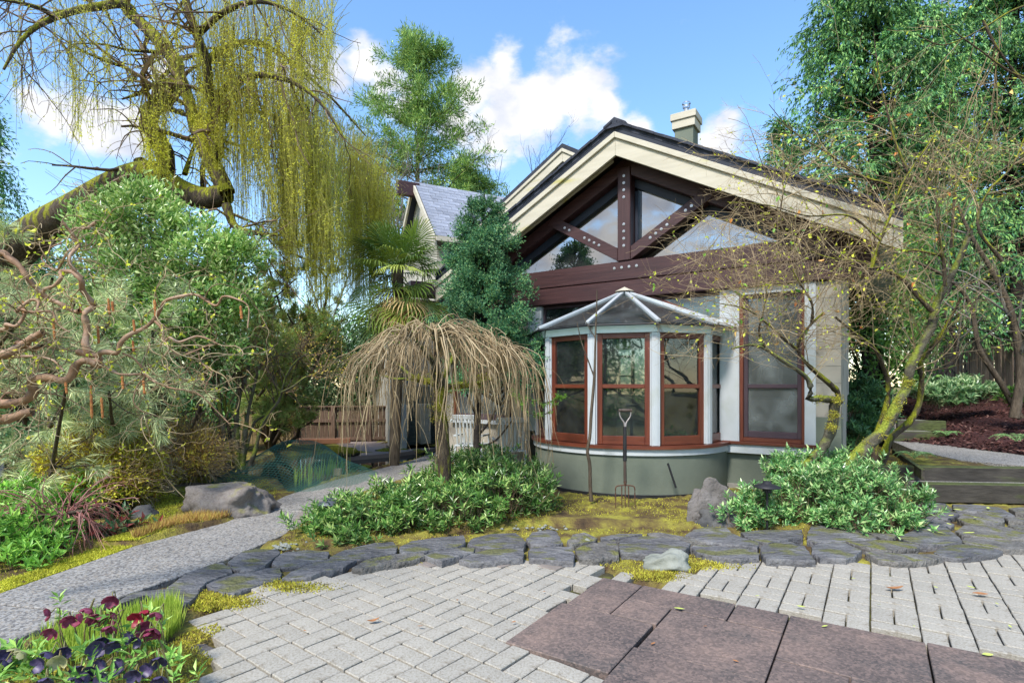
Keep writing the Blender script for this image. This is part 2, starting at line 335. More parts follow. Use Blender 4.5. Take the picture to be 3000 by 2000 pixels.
# walkway of cast slabs with open joints
wk = Acc()
path = empty('concrete_path', (0, 0, 0)); path['kind'] = 'structure'
def cut(poly, p, n):                                      # keep the side of a line where (q-p).n > 0
    out = []; L = len(poly)
    for i in range(L):
        a, b = Vector(poly[i][:2]), Vector(poly[(i+1) % L][:2]); da, db = (a-p).dot(n), (b-p).dot(n)
        if da >= 0: out.append(a)
        if da*db < 0: out.append(a+(b-a)*(da/(da-db)))
    return out
joints = [(gp(-40, 1388), gp(200, 1412)), (gp(590, 1172), gp(720, 1180))]
lines = []
for a_, b_ in joints:
    a2, b2 = Vector(a_[:2]), Vector(b_[:2]); d = (b2-a2).normalized(); lines.append((a2, Vector((-d.y, d.x))))
pieces = [WALK]
def split(pieces, p, n, g=.009):
    r = []
    for q in pieces:
        for s in (1, -1):
            c = cut(q, p+n*g*s, n*s)
            if len(c) > 2: r.append(c)
    return r
pieces = split(pieces, *lines[0]); pieces = split(pieces, *lines[1], g=.014)
far_pieces = [q for q in pieces if min(v[1] for v in q) > 5.6]; near = [q for q in pieces if q not in far_pieces]
a2, b2 = Vector(gp(590, 1178)[:2]), Vector(gp(960, 1090)[:2]); d = (b2-a2).normalized()
far_pieces = split(far_pieces, a2, Vector((-d.y, d.x)), .008)
for q in near+far_pieces:
    Acc().prism([tuple(v[:2]) for v in q], -.08, .012+random.uniform(-.002, .003)).build('path_slab', m_agg, path, bevel=.006)

# terrace: two fields of basket-weave pavers around large slabs
A0 = Vector(gp(1385, 1328)[:2]); U = Vector((.838, -.545)).normalized(); Wd = Vector((-U.y, U.x))
terr = empty('paved_terrace', (0, 0, 0)); terr['kind'] = 'structure'
CELL = .235
def paver_mesh(L, Wi, seed):
    random.seed(seed); a = Acc(); a.box((0, 0, -.03), (L, Wi, .06)); me = a.build('paver', m_paver, bevel=.004, shared=True)
    return me
pm = [paver_mesh(CELL-.009, CELL/2-.009, 1), paver_mesh(CELL-.011, CELL/2-.007, 2), paver_mesh(CELL-.007, CELL/2-.010, 3)]
cells = []
def fld(org, ax, ang, irange, jrange, test, par):
    ay = Vector((-ax.y, ax.x))
    for i in irange:
        for j in jrange:
            lw = ((i+j) % 2 == par)                      # True: the pair runs along ay
            for k in (-1, 1):
                c = org+ax*CELL*(i+.5)+ay*CELL*(j+.5)+(ax if lw else ay)*k*CELL/4
                if test(c): cells.append((c, ang+(math.pi/2 if lw else 0)))
SL = lambda c: ((c-A0).dot(U), (c-A0).dot(Wd))
def in_slabs(c, g=.0):
    u, w = SL(c); return (u > -.03-g and w < .0+g and w > -1.2-g and u < .56) or (u >= .56 and w < g and w > -1.5-g)
def okp(c): return bool(inpoly(np.array([c.x]), np.array([c.y]), PATIO)[0]) and c.y > 1.6
seam = lambda c: SL(c)[0] < .0+.3*0 and True
Bd = Vector((.624, .7815)); Ad = Vector((.7815, -.624)); OL = Vector((-.841, 2.967))
fld(OL, Ad, math.atan2(Ad.y, Ad.x), range(-8, 14), range(-8, 14), lambda c: okp(c) and SL(c)[0] < -.02 or (okp(c) and not in_slabs(c, .06) and SL(c)[1] < -1.2 and SL(c)[0] < .56), 0)
fld(A0+U*1.34+Wd*-.02, U, math.atan2(U.y, U.x), range(-7, 20), range(0, 14), lambda c: okp(c) and SL(c)[0] > .03 and SL(c)[1] > .05, 0)
def vis(c):
    X, Y = c.x, c.y; return Y > 2.3 and abs(X/Y) < .99
cells = [c for c in cells if vis(c[0])]
cells.sort(key=lambda c: c[0].length)
for n_, (c, an) in enumerate(cells[:300]):
    o = link('paver', random.choice(pm), None, terr); o.location = (c.x, c.y, random.uniform(-.003, .004))
    o.rotation_euler = (random.gauss(0, .006), random.gauss(0, .006), an+random.gauss(0, .008))
a = Acc()
for c, an in cells[300:]: a.box((c.x, c.y, -.03+random.uniform(-.003, .004)), (CELL-.01, CELL/2-.009, .06), rz=an+random.gauss(0, .008))
if len(cells) > 300: a.build('far_pavers', m_paver, terr, kind='stuff', bevel=.0)
for (x, y, l, w_, an) in [(1165,1290,.15,.11,-.1),(1470,1303,.12,.11,-.75),(790,1307,.13,.1,.3),(1630,1295,.14,.1,-.2)]:
    pass
for (z2, sz, an, o_) in [((262,258), .13, -.75, (1100,1500)), ((625,258), .12, .75, (1100,1500)), ((860,270), .16, -.65, (1100,1500))]:
    p = gp(*s2(z2, o_, 1.68)); Acc().box((p[0], p[1], -.022), (sz, .1, .06), rz=an).build('cut_paver', m_paver_d, terr, bevel=.004)
slabs = [(0,.29,-.56,0),(.29,.885,-.285,0),(.885,1.18,-.285,0),(-.03,.555,-1.2,-.56),(.29,.57,-.56,-.285),(.57,1.18,-.88,-.285),(.555,1.18,-1.5,-.88),(1.18,1.82,-.62,0),(1.18,1.5,-1.3,-.62),(1.5,2.1,-1.3,-.62),(1.82,2.44,-.62,0),(2.44,3.05,-.62,0),(2.1,2.9,-1.3,-.62)]
for (u0, u1, w0, w1) in slabs:
    g = .0045; poly = [A0+U*(u0+g)+Wd*(w0+g), A0+U*(u1-g)+Wd*(w0+g), A0+U*(u1-g)+Wd*(w1-g), A0+U*(u0+g)+Wd*(w1-g)]
    Acc().prism([tuple(v) for v in poly], -.04, .012+random.uniform(-.003, .003)).build('stone_slab', m_slab, terr, bevel=.004)

# dark flagstones set between bed and terrace; outlines are irregular
FS = {(300,1550,1.68):[
 [(60,370),(150,310),(230,300),(340,292),(460,288),(470,310),(440,345),(400,365),(300,380),(180,385)],
 [(320,285),(380,240),(440,205),(520,180),(590,165),(625,185),(636,213),(560,240),(506,262),(480,285),(400,292)],
 [(620,160),(690,110),(760,98),(860,100),(870,115),(820,158),(798,180),(750,196),(700,204),(640,188)],
 [(510,272),(560,244),(640,218),(740,206),(800,190),(870,188),(880,215),(870,240),(800,260),(720,290),(650,315),(600,310),(560,295)],
 [(838,165),(866,122),(904,110),(1000,102),(1110,110),(1108,146),(1040,162),(950,180),(875,182)],
 [(890,235),(930,205),(1010,175),(1110,150),(1180,137),(1270,142),(1220,165),(1180,190),(1100,205),(1030,230),(960,235)]],
(1100,1500,1.68):[
 [(-220,220),(-150,185),(0,150),(85,145),(105,165),(95,202),(0,216),(-80,228)],
 [(-110,268),(-60,240),(0,222),(130,204),(236,199),(240,215),(180,235),(60,250),(0,262),(-60,275)],
 [(124,170),(180,140),(300,125),(430,115),(438,150),(400,168),(300,182),(200,196),(130,198)],
 [(244,210),(300,190),(420,172),(487,175),(480,195),(400,215),(330,238),(290,228)],
 [(458,155),(480,130),(560,108),(690,104),(738,145),(728,162),(600,174),(520,170)],
 [(418,230),(470,205),(560,182),(727,178),(728,200),(720,225),(600,238),(470,245)],
 [(744,130),(770,100),(850,85),(890,95),(920,148),(860,160),(770,153)],
 [(755,190),(770,174),(900,167),(960,170),(978,205),(970,240),(870,235),(760,220)],
 [(944,145),(970,110),(1030,98),(1090,125),(1080,138),(1010,152),(960,158)],
 [(987,182),(1060,152),(1180,137),(1195,175),(1195,212),(1130,222),(1080,232),(1010,228)],
 [(1110,122),(1200,105),(1310,105),(1230,122),(1120,133)]],
(1700,1480,1.92):[
 [(222,225),(227,195),(300,175),(380,172),(560,195),(612,212),(606,235),(540,268),(450,270),(300,268),(237,263)],
 [(380,155),(450,150),(600,177),(700,205),(620,203),(480,183),(395,168)],
 [(596,165),(640,135),(720,122),(820,125),(850,155),(930,187),(996,205),(988,233),(860,218),(700,200)],
 [(624,235),(650,222),(760,227),(860,237),(940,242),(1003,267),(998,290),(900,300),(800,290),(660,263)],
 [(908,150),(1000,140),(1120,140),(1242,138),(1246,178),(1150,192),(1060,206),(1010,198),(945,178)],
 [(1022,230),(1080,210),(1180,202),(1258,227),(1297,280),(1317,308),(1200,305),(1050,298),(1022,270)]],
(2300,1440,1.92):[
 [(133,230),(152,190),(200,175),(330,190),(450,222),(508,263),(350,273),(180,283),(128,268)],
 [(153,310),(200,288),(330,282),(427,330),(400,353),(340,375),(200,370),(152,345)],
 [(344,277),(500,270),(620,277),(757,291),(738,318),(600,330),(500,320),(402,300)],
 [(458,340),(500,333),(640,348),(838,352),(878,365),(800,385),(640,395),(530,380)],
 [(644,255),(720,220),(830,202),(910,202),(986,265),(986,283),(860,292),(760,290),(700,273)],
 [(465,227),(520,232),(635,237),(620,260),(540,260)],
 [(843,340),(880,312),(1000,293),(1155,312),(1218,330),(1190,350),(1060,365),(950,370),(885,360)],
 [(964,220),(1012,187),(1100,182),(1240,197),(1344,217),(1400,232),(1500,240),(1500,275),(1400,270),(1200,260),(1090,249),(1003,243)],
 [(1003,270),(1012,257),(1100,262),(1250,272),(1400,287),(1560,300),(1560,325),(1400,328),(1262,323),(1162,308),(1022,288)],
 [(703,175),(740,157),(840,152),(948,180),(930,193),(850,193),(760,203),(702,198)],
 [(722,62),(800,57),(900,67),(938,95),(880,108),(800,118),(722,123)],
 [(944,72),(1050,72),(1200,87),(1287,130),(1200,128),(1080,108),(964,103)],
 [(973,150),(1003,127),(1100,120),(1217,132),(1232,165),(1150,183),(1042,178)],
 [(1235,142),(1300,142),(1400,147),(1500,150),(1500,180),(1400,173),(1262,163)],
 [(1258,187),(1344,187),(1420,192),(1520,200),(1510,228),(1420,213),(1302,208)],
 [(1264,92),(1344,87),(1420,87),(1540,90),(1540,125),(1420,123),(1302,113)],
 [(744,135),(830,130),(958,108),(982,130),(928,148),(800,146)]]}
paving = empty('flagstone_border', (0, 0, 0)); paving['kind'] = 'structure'
random.seed(5)
for (ox, oy, s), L in FS.items():
    for st in L:
        yy = np.mean([s2(p, (ox, oy), s)[1] for p in st])
        zt = .045 if ox > 300 else .018
        zt += random.uniform(-.008, .012)
        P = [Vector(gp(*s2(p, (ox, oy), s), zt)[:2]) for p in st]
        Q = []
        for i, p in enumerate(P):
            q = P[(i+1) % len(P)]; Q.append(p); l = (q-p).length
            for k in range(1, max(2, int(l/.05))):
                t = k/max(2, int(l/.05)); n = Vector((-(q-p).y, (q-p).x)).normalized(); Q.append(p.lerp(q, t)+n*random.uniform(-.007, .007))
        c = sum(Q, Vector((0, 0)))/len(Q); a = Acc(); n = len(Q); V = []
        for (sc_, z) in ((1.0, -.06), (1.012, zt-.020), (1.004, zt-.005), (.985, zt)):
            for q in Q:
                v = c+(q-c)*sc_*1.03; zz = z+(noise.noise(Vector((v.x*4, v.y*4, 2)))*.006 if z > 0 else 0); V.append((v.x, v.y, zz))
        for (f_, dz) in ((.6, .002), (.25, .004)):
            for q in Q:
                v = c+(q-c)*f_*1.03; V.append((v.x, v.y, zt+dz+noise.noise(Vector((v.x*4, v.y*4, 2)))*.007+noise.noise(Vector((v.x*14, v.y*14, 7)))*.003))
        V.append((c.x, c.y, zt+.004)); F = []
        for r_ in range(5):
            for i in range(n): j = (i+1) % n; F.append([r_*n+i, r_*n+j, (r_+1)*n+j, (r_+1)*n+i])
        for i in range(n): F.append([5*n+i, 5*n+(i+1) % n, 6*n])
        o = a.add(V, F).build('flagstone', random.choice((m_flag, m_flag, m_flag2)), paving, smooth=True); o.modifiers.new('edge', 'EDGE_SPLIT').split_angle = math.radians(35)

# timber steps on the right and the upper path
def wbox(name, p0, p1, th, z0, z1, mat, parent, bev=.008, label=None):
    p0, p1 = Vector(p0), Vector(p1); d = (p1-p0); c = (p0+p1)/2; n = Vector((-d.y, d.x)).normalized(); c = c+n*th/2
    return Acc().box((0, 0, 0), (d.length, th, z1-z0)).build(name, mat, parent, bevel=bev, label=label), c, math.atan2(d.y, d.x), (z0+z1)/2
def timber(p0, p1, th, z0, z1, label, group='timber garden steps'):
    o, c, an, zc = wbox('step_timber', p0, p1, th, z0, z1, m_timber, None)
    o.location = (c.x, c.y, zc); o.rotation_euler = (0, 0, an); return tag(o, label, 'timber', group)
uR = Vector((.985, -.174))                         # the steps run almost across the view
T0 = Vector((4.75, 6.44)); 
timber(T0, T0+Vector((3.2, -.30)), .16, .0, .215, 'lowest dark timber step beside the flagstones')
tr = Acc(); q0 = T0+Vector((.02, .17)); tr.prism([tuple(q0), tuple(q0+Vector((3.2, -.30))), tuple(q0+Vector((3.2, -.15))), tuple(q0+Vector((0, .12)))], .05, .205)
tr.build('gravel_tread', m_agg, kind='structure')
timber(Vector((4.22, 6.78)), Vector((8.2, 6.36)), .15, .0, .375, 'upper long timber step with mossy face edging the raised path')
UP = [gp(x, y, .37)[:2] for x, y in [(2100,1079),(2030,1012),(2148,1010),(2215,1022),(2290,1040),(2420,1058),(2600,1085)]]
UP = [(6.35, 6.75)]+[(5.95, 7.4), (6.2, 8.6)]+[gp(2050, 1012, .37)[:2], gp(2150, 1010, .37)[:2], gp(2215, 1024, .37)[:2], gp(2352, 1045, .37)[:2], (9.5, 7.2), (9.5, 6.35)]
Acc().prism(UP, .2, .365).build('upper_path', m_agg, kind='structure')
o, c, an, zc = wbox('path_edging', Vector(gp(2126, 1084, .37)[:2]), Vector(gp(2056, 1036, .37)[:2]), .04, .28, .40, m_timber, None, .004)
o.location = (c.x, c.y, zc); o.rotation_euler = (0, 0, an); tag(o, 'thin timber edging along left side of the raised path', 'edging')
FSTEP = Vector(gp(2040, 1012, .37)[:2])
for k, (x0, x1) in enumerate([(2050, 2152), (2062, 2150)]):
    z0 = .37+.17*k; Yk = 9.9+.45*k; p0 = Vector(((x0-CX_)/F_*Yk, Yk)); p1 = Vector(((x1-CX_)/F_*Yk, Yk-.25))
    timber(p0, p1, .14, z0-.1, z0+.17, ['lower far timber step at the end of the raised path', 'second far timber step above the raised path'][k])
    pp = [p0+Vector((0, .1)), p1+Vector((0, .1)), p1+Vector((0, .7)), p0+Vector((0, .7))]
    Acc().prism([tuple(v) for v in pp], z0, z0+.155).build('gravel_landing', m_agg, kind='structure')
for k in range(4):
    Yk = 12.5+.5*k; z0 = .95+.16*k; p0 = Vector(((1960+5*k-CX_)/F_*Yk, Yk)); p1 = Vector(((2040-4*k-CX_)/F_*Yk, Yk-.2))
    timber(p0, p1, .3, z0-.15, z0+.06, ['lowest', 'second', 'third', 'topmost'][k]+' dark plank of the distant steps behind the house corner', 'distant plank steps')
# mulch bank
bx = np.linspace(0, 1, 90); by = np.linspace(0, 1, 60)
pa, pb, pc, pd = Vector((6.75, 10.6)), Vector((7.35, 7.75)), Vector((15.5, 9.0)), Vector((12.8, 17.5))
S_, T_ = np.meshgrid(bx, by)
X = (1-S_)*(1-T_)*pa.x+S_*(1-T_)*pb.x+S_*T_*pc.x+(1-S_)*T_*pd.x; Yg = (1-S_)*(1-T_)*pa.y+S_*(1-T_)*pb.y+S_*T_*pc.y+(1-S_)*T_*pd.y
Z = .37+T_*1.05+.05*np.sin(X*3)*np.cos(Yg*2.4)+rng.normal(size=X.shape)*.022
ny, nx = X.shape; ii = np.arange(ny*nx).reshape(ny, nx); BF = np.stack([ii[:-1, :-1], ii[:-1, 1:], ii[1:, 1:], ii[1:, :-1]], -1).reshape(-1, 4)
Acc().add(np.stack([X, Yg, Z], -1), BF, 0).build('mulch_bank', m_mulch, smooth=False, kind='structure')
n = 9000; s = rng.random(n); t = rng.random(n)
p = np.stack([(1-s)*(1-t)*pa.x+s*(1-t)*pb.x+s*t*pc.x+(1-s)*t*pd.x, (1-s)*(1-t)*pa.y+s*(1-t)*pb.y+s*t*pc.y+(1-s)*t*pd.y, .40+t*1.05], 1)
m_chip = M('bark chips', [(.02, .008, .008), (.07, .025, .02), (.14, .055, .045), (.2, .12, .1)], mode='rnd', scale=2, rough=.9)
a = Acc(); add_leaves(a, p, rv(n)*np.array([1, 1, .25]), rng.uniform(.04, .11, n), rng.uniform(.015, .04, n), hint=np.array([0, 0, 1.]), spread=.5)
a.build('bark_chips', m_chip, kind='stuff')
# pond
a = Acc(); a.add([(x, y, -.045) for x, y in POND], [list(range(len(POND)))]); a.build('pond_water', m_water, kind='structure')
# moss: short tufts over the beds
m_moss2 = M('bright moss', [(.34, .34, .03), (.54, .54, .05), (.64, .64, .09)], mode='rnd', scale=3., rough=.9, trans=.25)
m_moss = M('moss tufts', [(.16, .11, .03), (.34, .29, .04), (.48, .45, .05), (.56, .55, .08)], mode='rnd', scale=5., rough=.9, trans=.2)
def scatter_ground(n, poly, avoid=(), zf=tz):
    P = np.array(poly); lo, hi = P.min(0), P.max(0); out = []
    while sum(len(o) for o in out) < n:
        q = lo+(hi-lo)*rng.random((n*2, 2)); k = inpoly(q[:, 0], q[:, 1], poly)
        for av in avoid: k &= ~inpoly(q[:, 0], q[:, 1], av)
        out.append(q[k])
    q = np.concatenate(out)[:n]; return np.column_stack([q, zf(q[:, 0], q[:, 1])])
BED = [gp(*p, .05)[:2] for p in [(660,1215),(700,1180),(900,1120),(1250,1120),(1700,1105),(1990,1085),(2110,1120),(2110,1180),(2080,1215),(1700,1232),(1560,1225),(1300,1212),(1150,1225),(900,1255),(620,1268)]]
LBED = [gp(*p, .03)[:2] for p in [(-300,1460),(0,1362),(312,1253),(512,1201),(592,1168),(650,1138),(600,1090),(380,1078),(250,1190),(0,1230),(-300,1250)]]
LF = [gp(*p, .0)[:2] for p in [(-60,1560),(100,1462),(290,1385),(440,1380),(452,1405),(520,1448),(452,1484),(560,1570),(500,1700),(-100,1700)]]
NOTCH = [gp(*p, -.0)[:2] for p in [(1340,1288),(1480,1334),(1560,1335),(1640,1295),(1690,1275),(1500,1265)]]
a = Acc()
for poly, n, ln in [(BED, 26000, .022), (LBED, 16000, .025), (LF, 13000, .02), (NOTCH, 2600, .02)]:
    p = scatter_ground(n, poly, (WALK,)); k = np.array([noise.noise(Vector((q[0]*2.3, q[1]*2.3, 0)))+.35*noise.noise(Vector((q[0]*9, q[1]*9, 0))) for q in p]) > -.18
    p = p[k]; d = rv(len(p))+np.array([0, 0, 1.2]); add_leaves(a, p, d, rng.uniform(.5, 1.2, len(p))*ln, .007, spread=1)
a.build('moss', m_moss, kind='stuff'); a = Acc()
for poly, n in [([gp(*p)[:2] for p in [(300,1190),(330,1110),(400,1085),(520,1088),(470,1120),(430,1160),(400,1195),(330,1215)]], 9000), ([gp(*p)[:2] for p in [(0,1362),(312,1253),(400,1220),(330,1225),(250,1245),(150,1285),(50,1320),(0,1335)]], 9000), ([gp(*p)[:2] for p in [(430,1380),(480,1355),(560,1395),(520,1410),(450,1400)]], 1200)]:
    p = scatter_ground(n, poly, (WALK,)); add_leaves(a, p, rv(n)+np.array([0, 0, 1.2]), rng.uniform(.5, 1.2, n)*.024, .009, spread=1)
a.build('bright_moss', m_moss2, kind='stuff'); a = Acc()
# moss in the joints round the flagstones and along the terrace edge
for x, y, rx, n in [(905,1290,.22,900),(680,1350,.25,900),(640,1338,.2,600),(530,1385,.16,1500),(1010,1262,.05,100),(1270,1255,.08,200),(1600,1300,.3,1500),(470,1370,.15,800),(1500,1320,.16,900),(1780,1240,.08,300),(1860,1215,.06,150),(2150,1225,.12,300),(2020,1250,.06,150),(700,1225,.25,1200)]:
    g = gp(x, y, .0); p = np.column_stack([g[0]+rng.normal(size=n)*rx*.5, g[1]+rng.normal(size=n)*.045+0*rx, np.full(n, -.005)])
    add_leaves(a, p, rv(n)+np.array([0, 0, 1.2]), rng.uniform(.012, .028, n), .008)
a.build('moss', m_moss, kind='stuff')
# ------------------------------------------------------------------ the house
m_green = M('green stucco', [(.115, .135, .105), (.145, .165, .13), (.175, .195, .155)], scale=1.5, rough=.9, bump=.35, bscale=45, dist=.006, stain=(.10, .12, .07), stain_s=1.2, stain_p=(.55, .75))
m_beige = M('beige block', [(.33, .30, .25), (.40, .37, .31)], scale=2, rough=.9, bump=.35, bscale=30, dist=.006, stain=(.22, .2, .17), stain_s=2.5)
m_white = M('white trim', [(.42, .455, .475), (.50, .53, .55)], scale=2, rough=.55, bump=.08, bscale=30, stain=(.42, .45, .44), stain_s=2.2)
m_red = M('mahogany', [(.075, .018, .010), (.12, .028, .014), (.19, .05, .022)], scale=3, stretch=(9, 9, .6), rough=.35, spec=.5, bump=.1, bscale=20)
m_redh = M('mahogany rail', [(.075, .02, .011), (.12, .03, .015), (.16, .042, .02)], scale=3, stretch=(.8, .8, 9), rough=.35, spec=.5, bump=.1, bscale=20)
m_brown = M('dark stained beam', [(.028, .010, .012), (.045, .017, .018), (.065, .027, .027)], scale=4, stretch=(.5, 4, 9), rough=.5, spec=.4, bump=.4, bscale=12, dist=.006)
m_brownv = M('dark stained post', [(.028, .010, .012), (.045, .017, .018), (.065, .027, .027)], scale=4, stretch=(9, 4, .5), rough=.5, spec=.4, bump=.3, bscale=12, dist=.006)
m_cream = M('cream fascia', [(.42, .385, .30), (.49, .45, .36), (.54, .50, .41)], scale=2.2, stretch=(.6, 1, 5), rough=.75, bump=.25, bscale=30, dist=.004, stain=(.42, .38, .13), stain_s=1.3, stain_p=(.57, .74))
m_shing = M('dark shingle', [(.018, .021, .032), (.03, .035, .05), (.045, .05, .068)], scale=12, rough=.8, bump=.6, bscale=50, objr=.2)
m_flash = M('dark drip edge', [(.012, .016, .028), (.022, .028, .045)], scale=4, rough=.5)
m_gshing = M('grey shingle', [(.17, .19, .235), (.235, .255, .31), (.29, .31, .36)], scale=14, rough=.9, bump=.4, bscale=60, objr=.17)
m_metal = M('silver washer', [(.35, .35, .36), (.5, .5, .5)], scale=8, rough=.3, metal=.8)
m_dark = M('dark iron', [(.012, .012, .014), (.03, .03, .034)], scale=8, rough=.5)
m_alu = M('aluminium bar', [(.48, .52, .55), (.60, .64, .66)], scale=3, rough=.4, metal=.3)
m_int = M('interior wall', [(.42, .50, .49), (.50, .58, .56)], scale=1, rough=.9)
m_intf = M('interior floor', [(.20, .19, .17), (.28, .26, .23)], scale=3, rough=.6)
m_screen = M('dark screen frame', [(.05, .033, .042), (.075, .05, .06)], scale=3, rough=.6)
m_siding = M('grey green siding', [(.10, .12, .105), (.14, .16, .14)], scale=4, stretch=(.5, 1, 6), rough=.85)
m_glass = glassmat('window glass', (.70, .84, .82), 2.1, dirt_haze=.035)  # tinted haze stands in for garden reflections and dim room light
m_gable = glassmat('gable glass', (.45, .55, .6), 5.5, dirt_haze=.03)
m_roofglass = glassmat('sloped glass', (.50, .62, .62), 1.55, rough=.12, dirt_haze=.035)
m_scrn = glassmat('screened glass', (.42, .44, .46), 1.6, rough=.25, dirt_haze=.18)

ANG = math.atan2(-.545, .838)
house = empty('house', (3.59, 6.63, 0), ANG, 'large house with a bolted timber truss gable and a glass roofed bay window', 'house')
def hb(name, x0, x1, y0, y1, z0, z1, mat, bev=.004, parent=None, label=None):
    return Acc().box(((x0+x1)/2, (y0+y1)/2, (z0+z1)/2), (x1-x0, y1-y0, z1-z0)).build(name, mat, parent or house, bevel=bev, label=label)
CXR, ZT, SLP = -2.33, 4.95, .54
# walls
hb('wall', -1.0, 0, .02, .22, 0, .545, m_green, label='green stucco wall under the tall window')
hb('wall', 0.0, .30, -.05, .25, 0, .98, m_green, label='green base of the corner pillar')
col_ = Acc(); 
for k in range(8): col_.box((.15, .10, .98+.2*k+.1), (.29, .28, .197))
col_.build('wall', m_beige, house, bevel=.0015, label='beige block corner pillar')
hb('wall', .08, .29, .25, 2.6, 0, 3.2, m_beige); hb('wall', -.35, .08, 2.4, 2.6, 0, 3.4, m_beige)
hb('wall', -.35, -.15, 2.6, 8, 0, 3.6, m_green)
hb('wall', -5.9, -3.96, .02, .22, 0, .75, m_beige); hb('wall', -5.9, -5.5, .02, .22, .75, 2.59, m_beige); hb('wall', -5.5, -3.96, .02, .22, 2.1, 2.59, m_beige); hb('wall', -4.3, -3.96, .02, .22, .75, 2.1, m_beige)
hb('wall', -5.9, -5.7, .22, 8, 0, .9, m_beige); hb('wall', -5.9, -5.7, .22, 8, 2.5, 3.0, m_beige); hb('wall', -5.9, -5.7, .22, 1.2, .9, 2.5, m_beige); hb('wall', -5.9, -5.7, 5.2, 8, .9, 2.5, m_beige)  # open gap in this side wall added to let sky light in
hb('floor', -5.7, .28, .0, 7.8, .0, .1, m_intf)
for (xa, xb, za, zb) in [(-5.7,-5.2,.1,3.3),(-4.0,-1.9,.1,3.3),(-1.9,-.2,.1,3.3),(-5.2,-4.0,.1,.9),(-5.2,-4.0,2.3,3.3)]: hb('interior_wall', xa, xb, 6.2, 6.4, za, zb, m_int)  # rear opening added to bring sky light into the rooms
for (x0, x1) in [(-4.6, -4.3), (-2.1, -1.7)]: hb('interior_wall', x0, x1, 3.6, 4.4, .1, 3.2, m_int)
Acc().box((-4.6, 6.25, 1.6), (1.2, .01, 1.4)).build('added_rear_pane', m_scrn, house); hb('added_rear_mullion', -4.63, -4.57, 6.2, 6.28, .9, 2.3, m_dark)  # added pane and bar fill the rear opening; the pane dims its glow
# things seen dimly inside: a fireplace, cabinets, dark window frames
hb('chimney_breast', -3.3, -2.0, 4.9, 5.6, .1, 3.0, m_int); hb('hearth_opening', -3.0, -2.3, 4.86, 4.9, .35, 1.0, m_dark)
hb('cabinet', -1.6, -.6, 4.9, 5.5, .1, 1.1, m_white); hb('cabinet', -1.5, -.7, 1.9, 2.3, .1, .78, m_int)
for (xc, yc, w_, z0, z1, rz) in [(-3.75, 3.2, .62, 1.15, 1.95, .9), (-2.6, 4.82, .6, 1.5, 2.1, 0), (-1.3, 4.82, .7, 1.4, 2.1, 0)]:
    a = Acc()
    for (dx, dz, sx, sz) in [(-w_/2, 0, .05, z1-z0), (w_/2, 0, .05, z1-z0), (0, 0, .04, z1-z0), (0, (z1-z0)/2, w_, .05), (0, -(z1-z0)/2, w_, .05), (0, 0, w_, .035)]:
        a.box((dx, 0, dz), (sx, .05, sz))
    o = a.build('inner_window_frame', m_dark, house); o.location = (xc, yc, (z0+z1)/2); o.rotation_euler = (0, 0, rz)
# the long beam of two boards
hb('beam', -5.5, .62, -.10, .12, 2.845, 3.11, m_brown, .008); hb('beam', -5.5, .62, -.095, .12, 2.59, 2.835, m_brown, .008)
# white posts and headers
hb('trim_post', -3.96, -3.72, -.03, .2, .645, 2.585, m_white); hb('trim_post', -1.06, -.82, -.03, .2, .645, 2.585, m_white)
hb('trim_post', -.0, .085, -.08, .2, .98, 2.585, m_white) if False else None
hb('trim_post', -.08, .04, -.06, .2, .645, 2.585, m_white)
hb('header_trim', -.82, -.08, -.03, .2, 2.50, 2.585, m_white)
hb('apron_board', -1.0, .05, -.055, .02, .50, .612, m_white); hb('sill', -1.02, .055, -.085, .1, .612, .65, m_redh)
def sash(parent, x0, x1, y, z0, z1, mat, fr=.06, rail=None, bottom=.1, glass=None, gname='pane', dy=.05, redge=True):
    """a window in local x-z: frame strips and panes"""
    mv, mh = (m_red, m_redh) if mat is m_red else (mat, mat)
    for (xa, xb) in ((x0, x0+fr), (x1-fr, x1)): Acc().box(((xa+xb)/2, y, (z0+z1)/2), (fr, dy, z1-z0)).build('stile', mv, parent, bevel=.004)
    Acc().box(((x0+x1)/2, y, z1-fr/2), (x1-x0-2*fr, dy, fr)).build('rail', mh, parent, bevel=.004); Acc().box(((x0+x1)/2, y, z0+bottom/2), (x1-x0-2*fr, dy, bottom)).build('rail', mh, parent, bevel=.004)
    zs = [(z0+bottom, z1-fr)]
    if rail:
        Acc().box(((x0+x1)/2, y-.003, rail), (x1-x0-2*fr, dy, .05)).build('rail', mh, parent, bevel=.004); zs = [(z0+bottom, rail-.025), (rail+.025, z1-fr)]
    for (za, zb) in zs: Acc().box(((x0+x1)/2, y+.008, (za+zb)/2), (x1-x0-2*fr-.002, .008, zb-za-.002)).build(gname, glass or m_glass, parent)
# tall screened window to the right of the bay
w0 = hb('window_frame', -.82, -.775, -.01, .1, .65, 2.50, m_red); w1 = hb('window_frame', -.115, -.08, -.01, .1, .65, 2.50, m_red)
hb('window_frame', -.775, -.115, -.01, .1, .65, .70, m_redh)
sash(w0, -.775, -.115, .05, .70, 2.50, m_screen, fr=.05, rail=1.345, bottom=.08, glass=m_scrn)
# glass above the bay roof
w2 = hb('transom_frame', -3.72, -1.06, .03, .10, 2.54, 2.585, m_screen); hb('mullion', -2.42, -2.28, .03, .12, 2.10, 2.54, m_screen)
for (x0, x1) in ((-3.70, -2.42), (-2.28, -1.08)): Acc().box(((x0+x1)/2, .07, 2.25), (x1-x0, .008, .58)).build('pane', m_glass, house)
hb('mullion', -3.72, -3.69, .03, .1, 1.96, 2.54, m_screen); hb('transom_rail', -3.7, -1.06, .02, .12, 1.90, 1.96, m_screen)
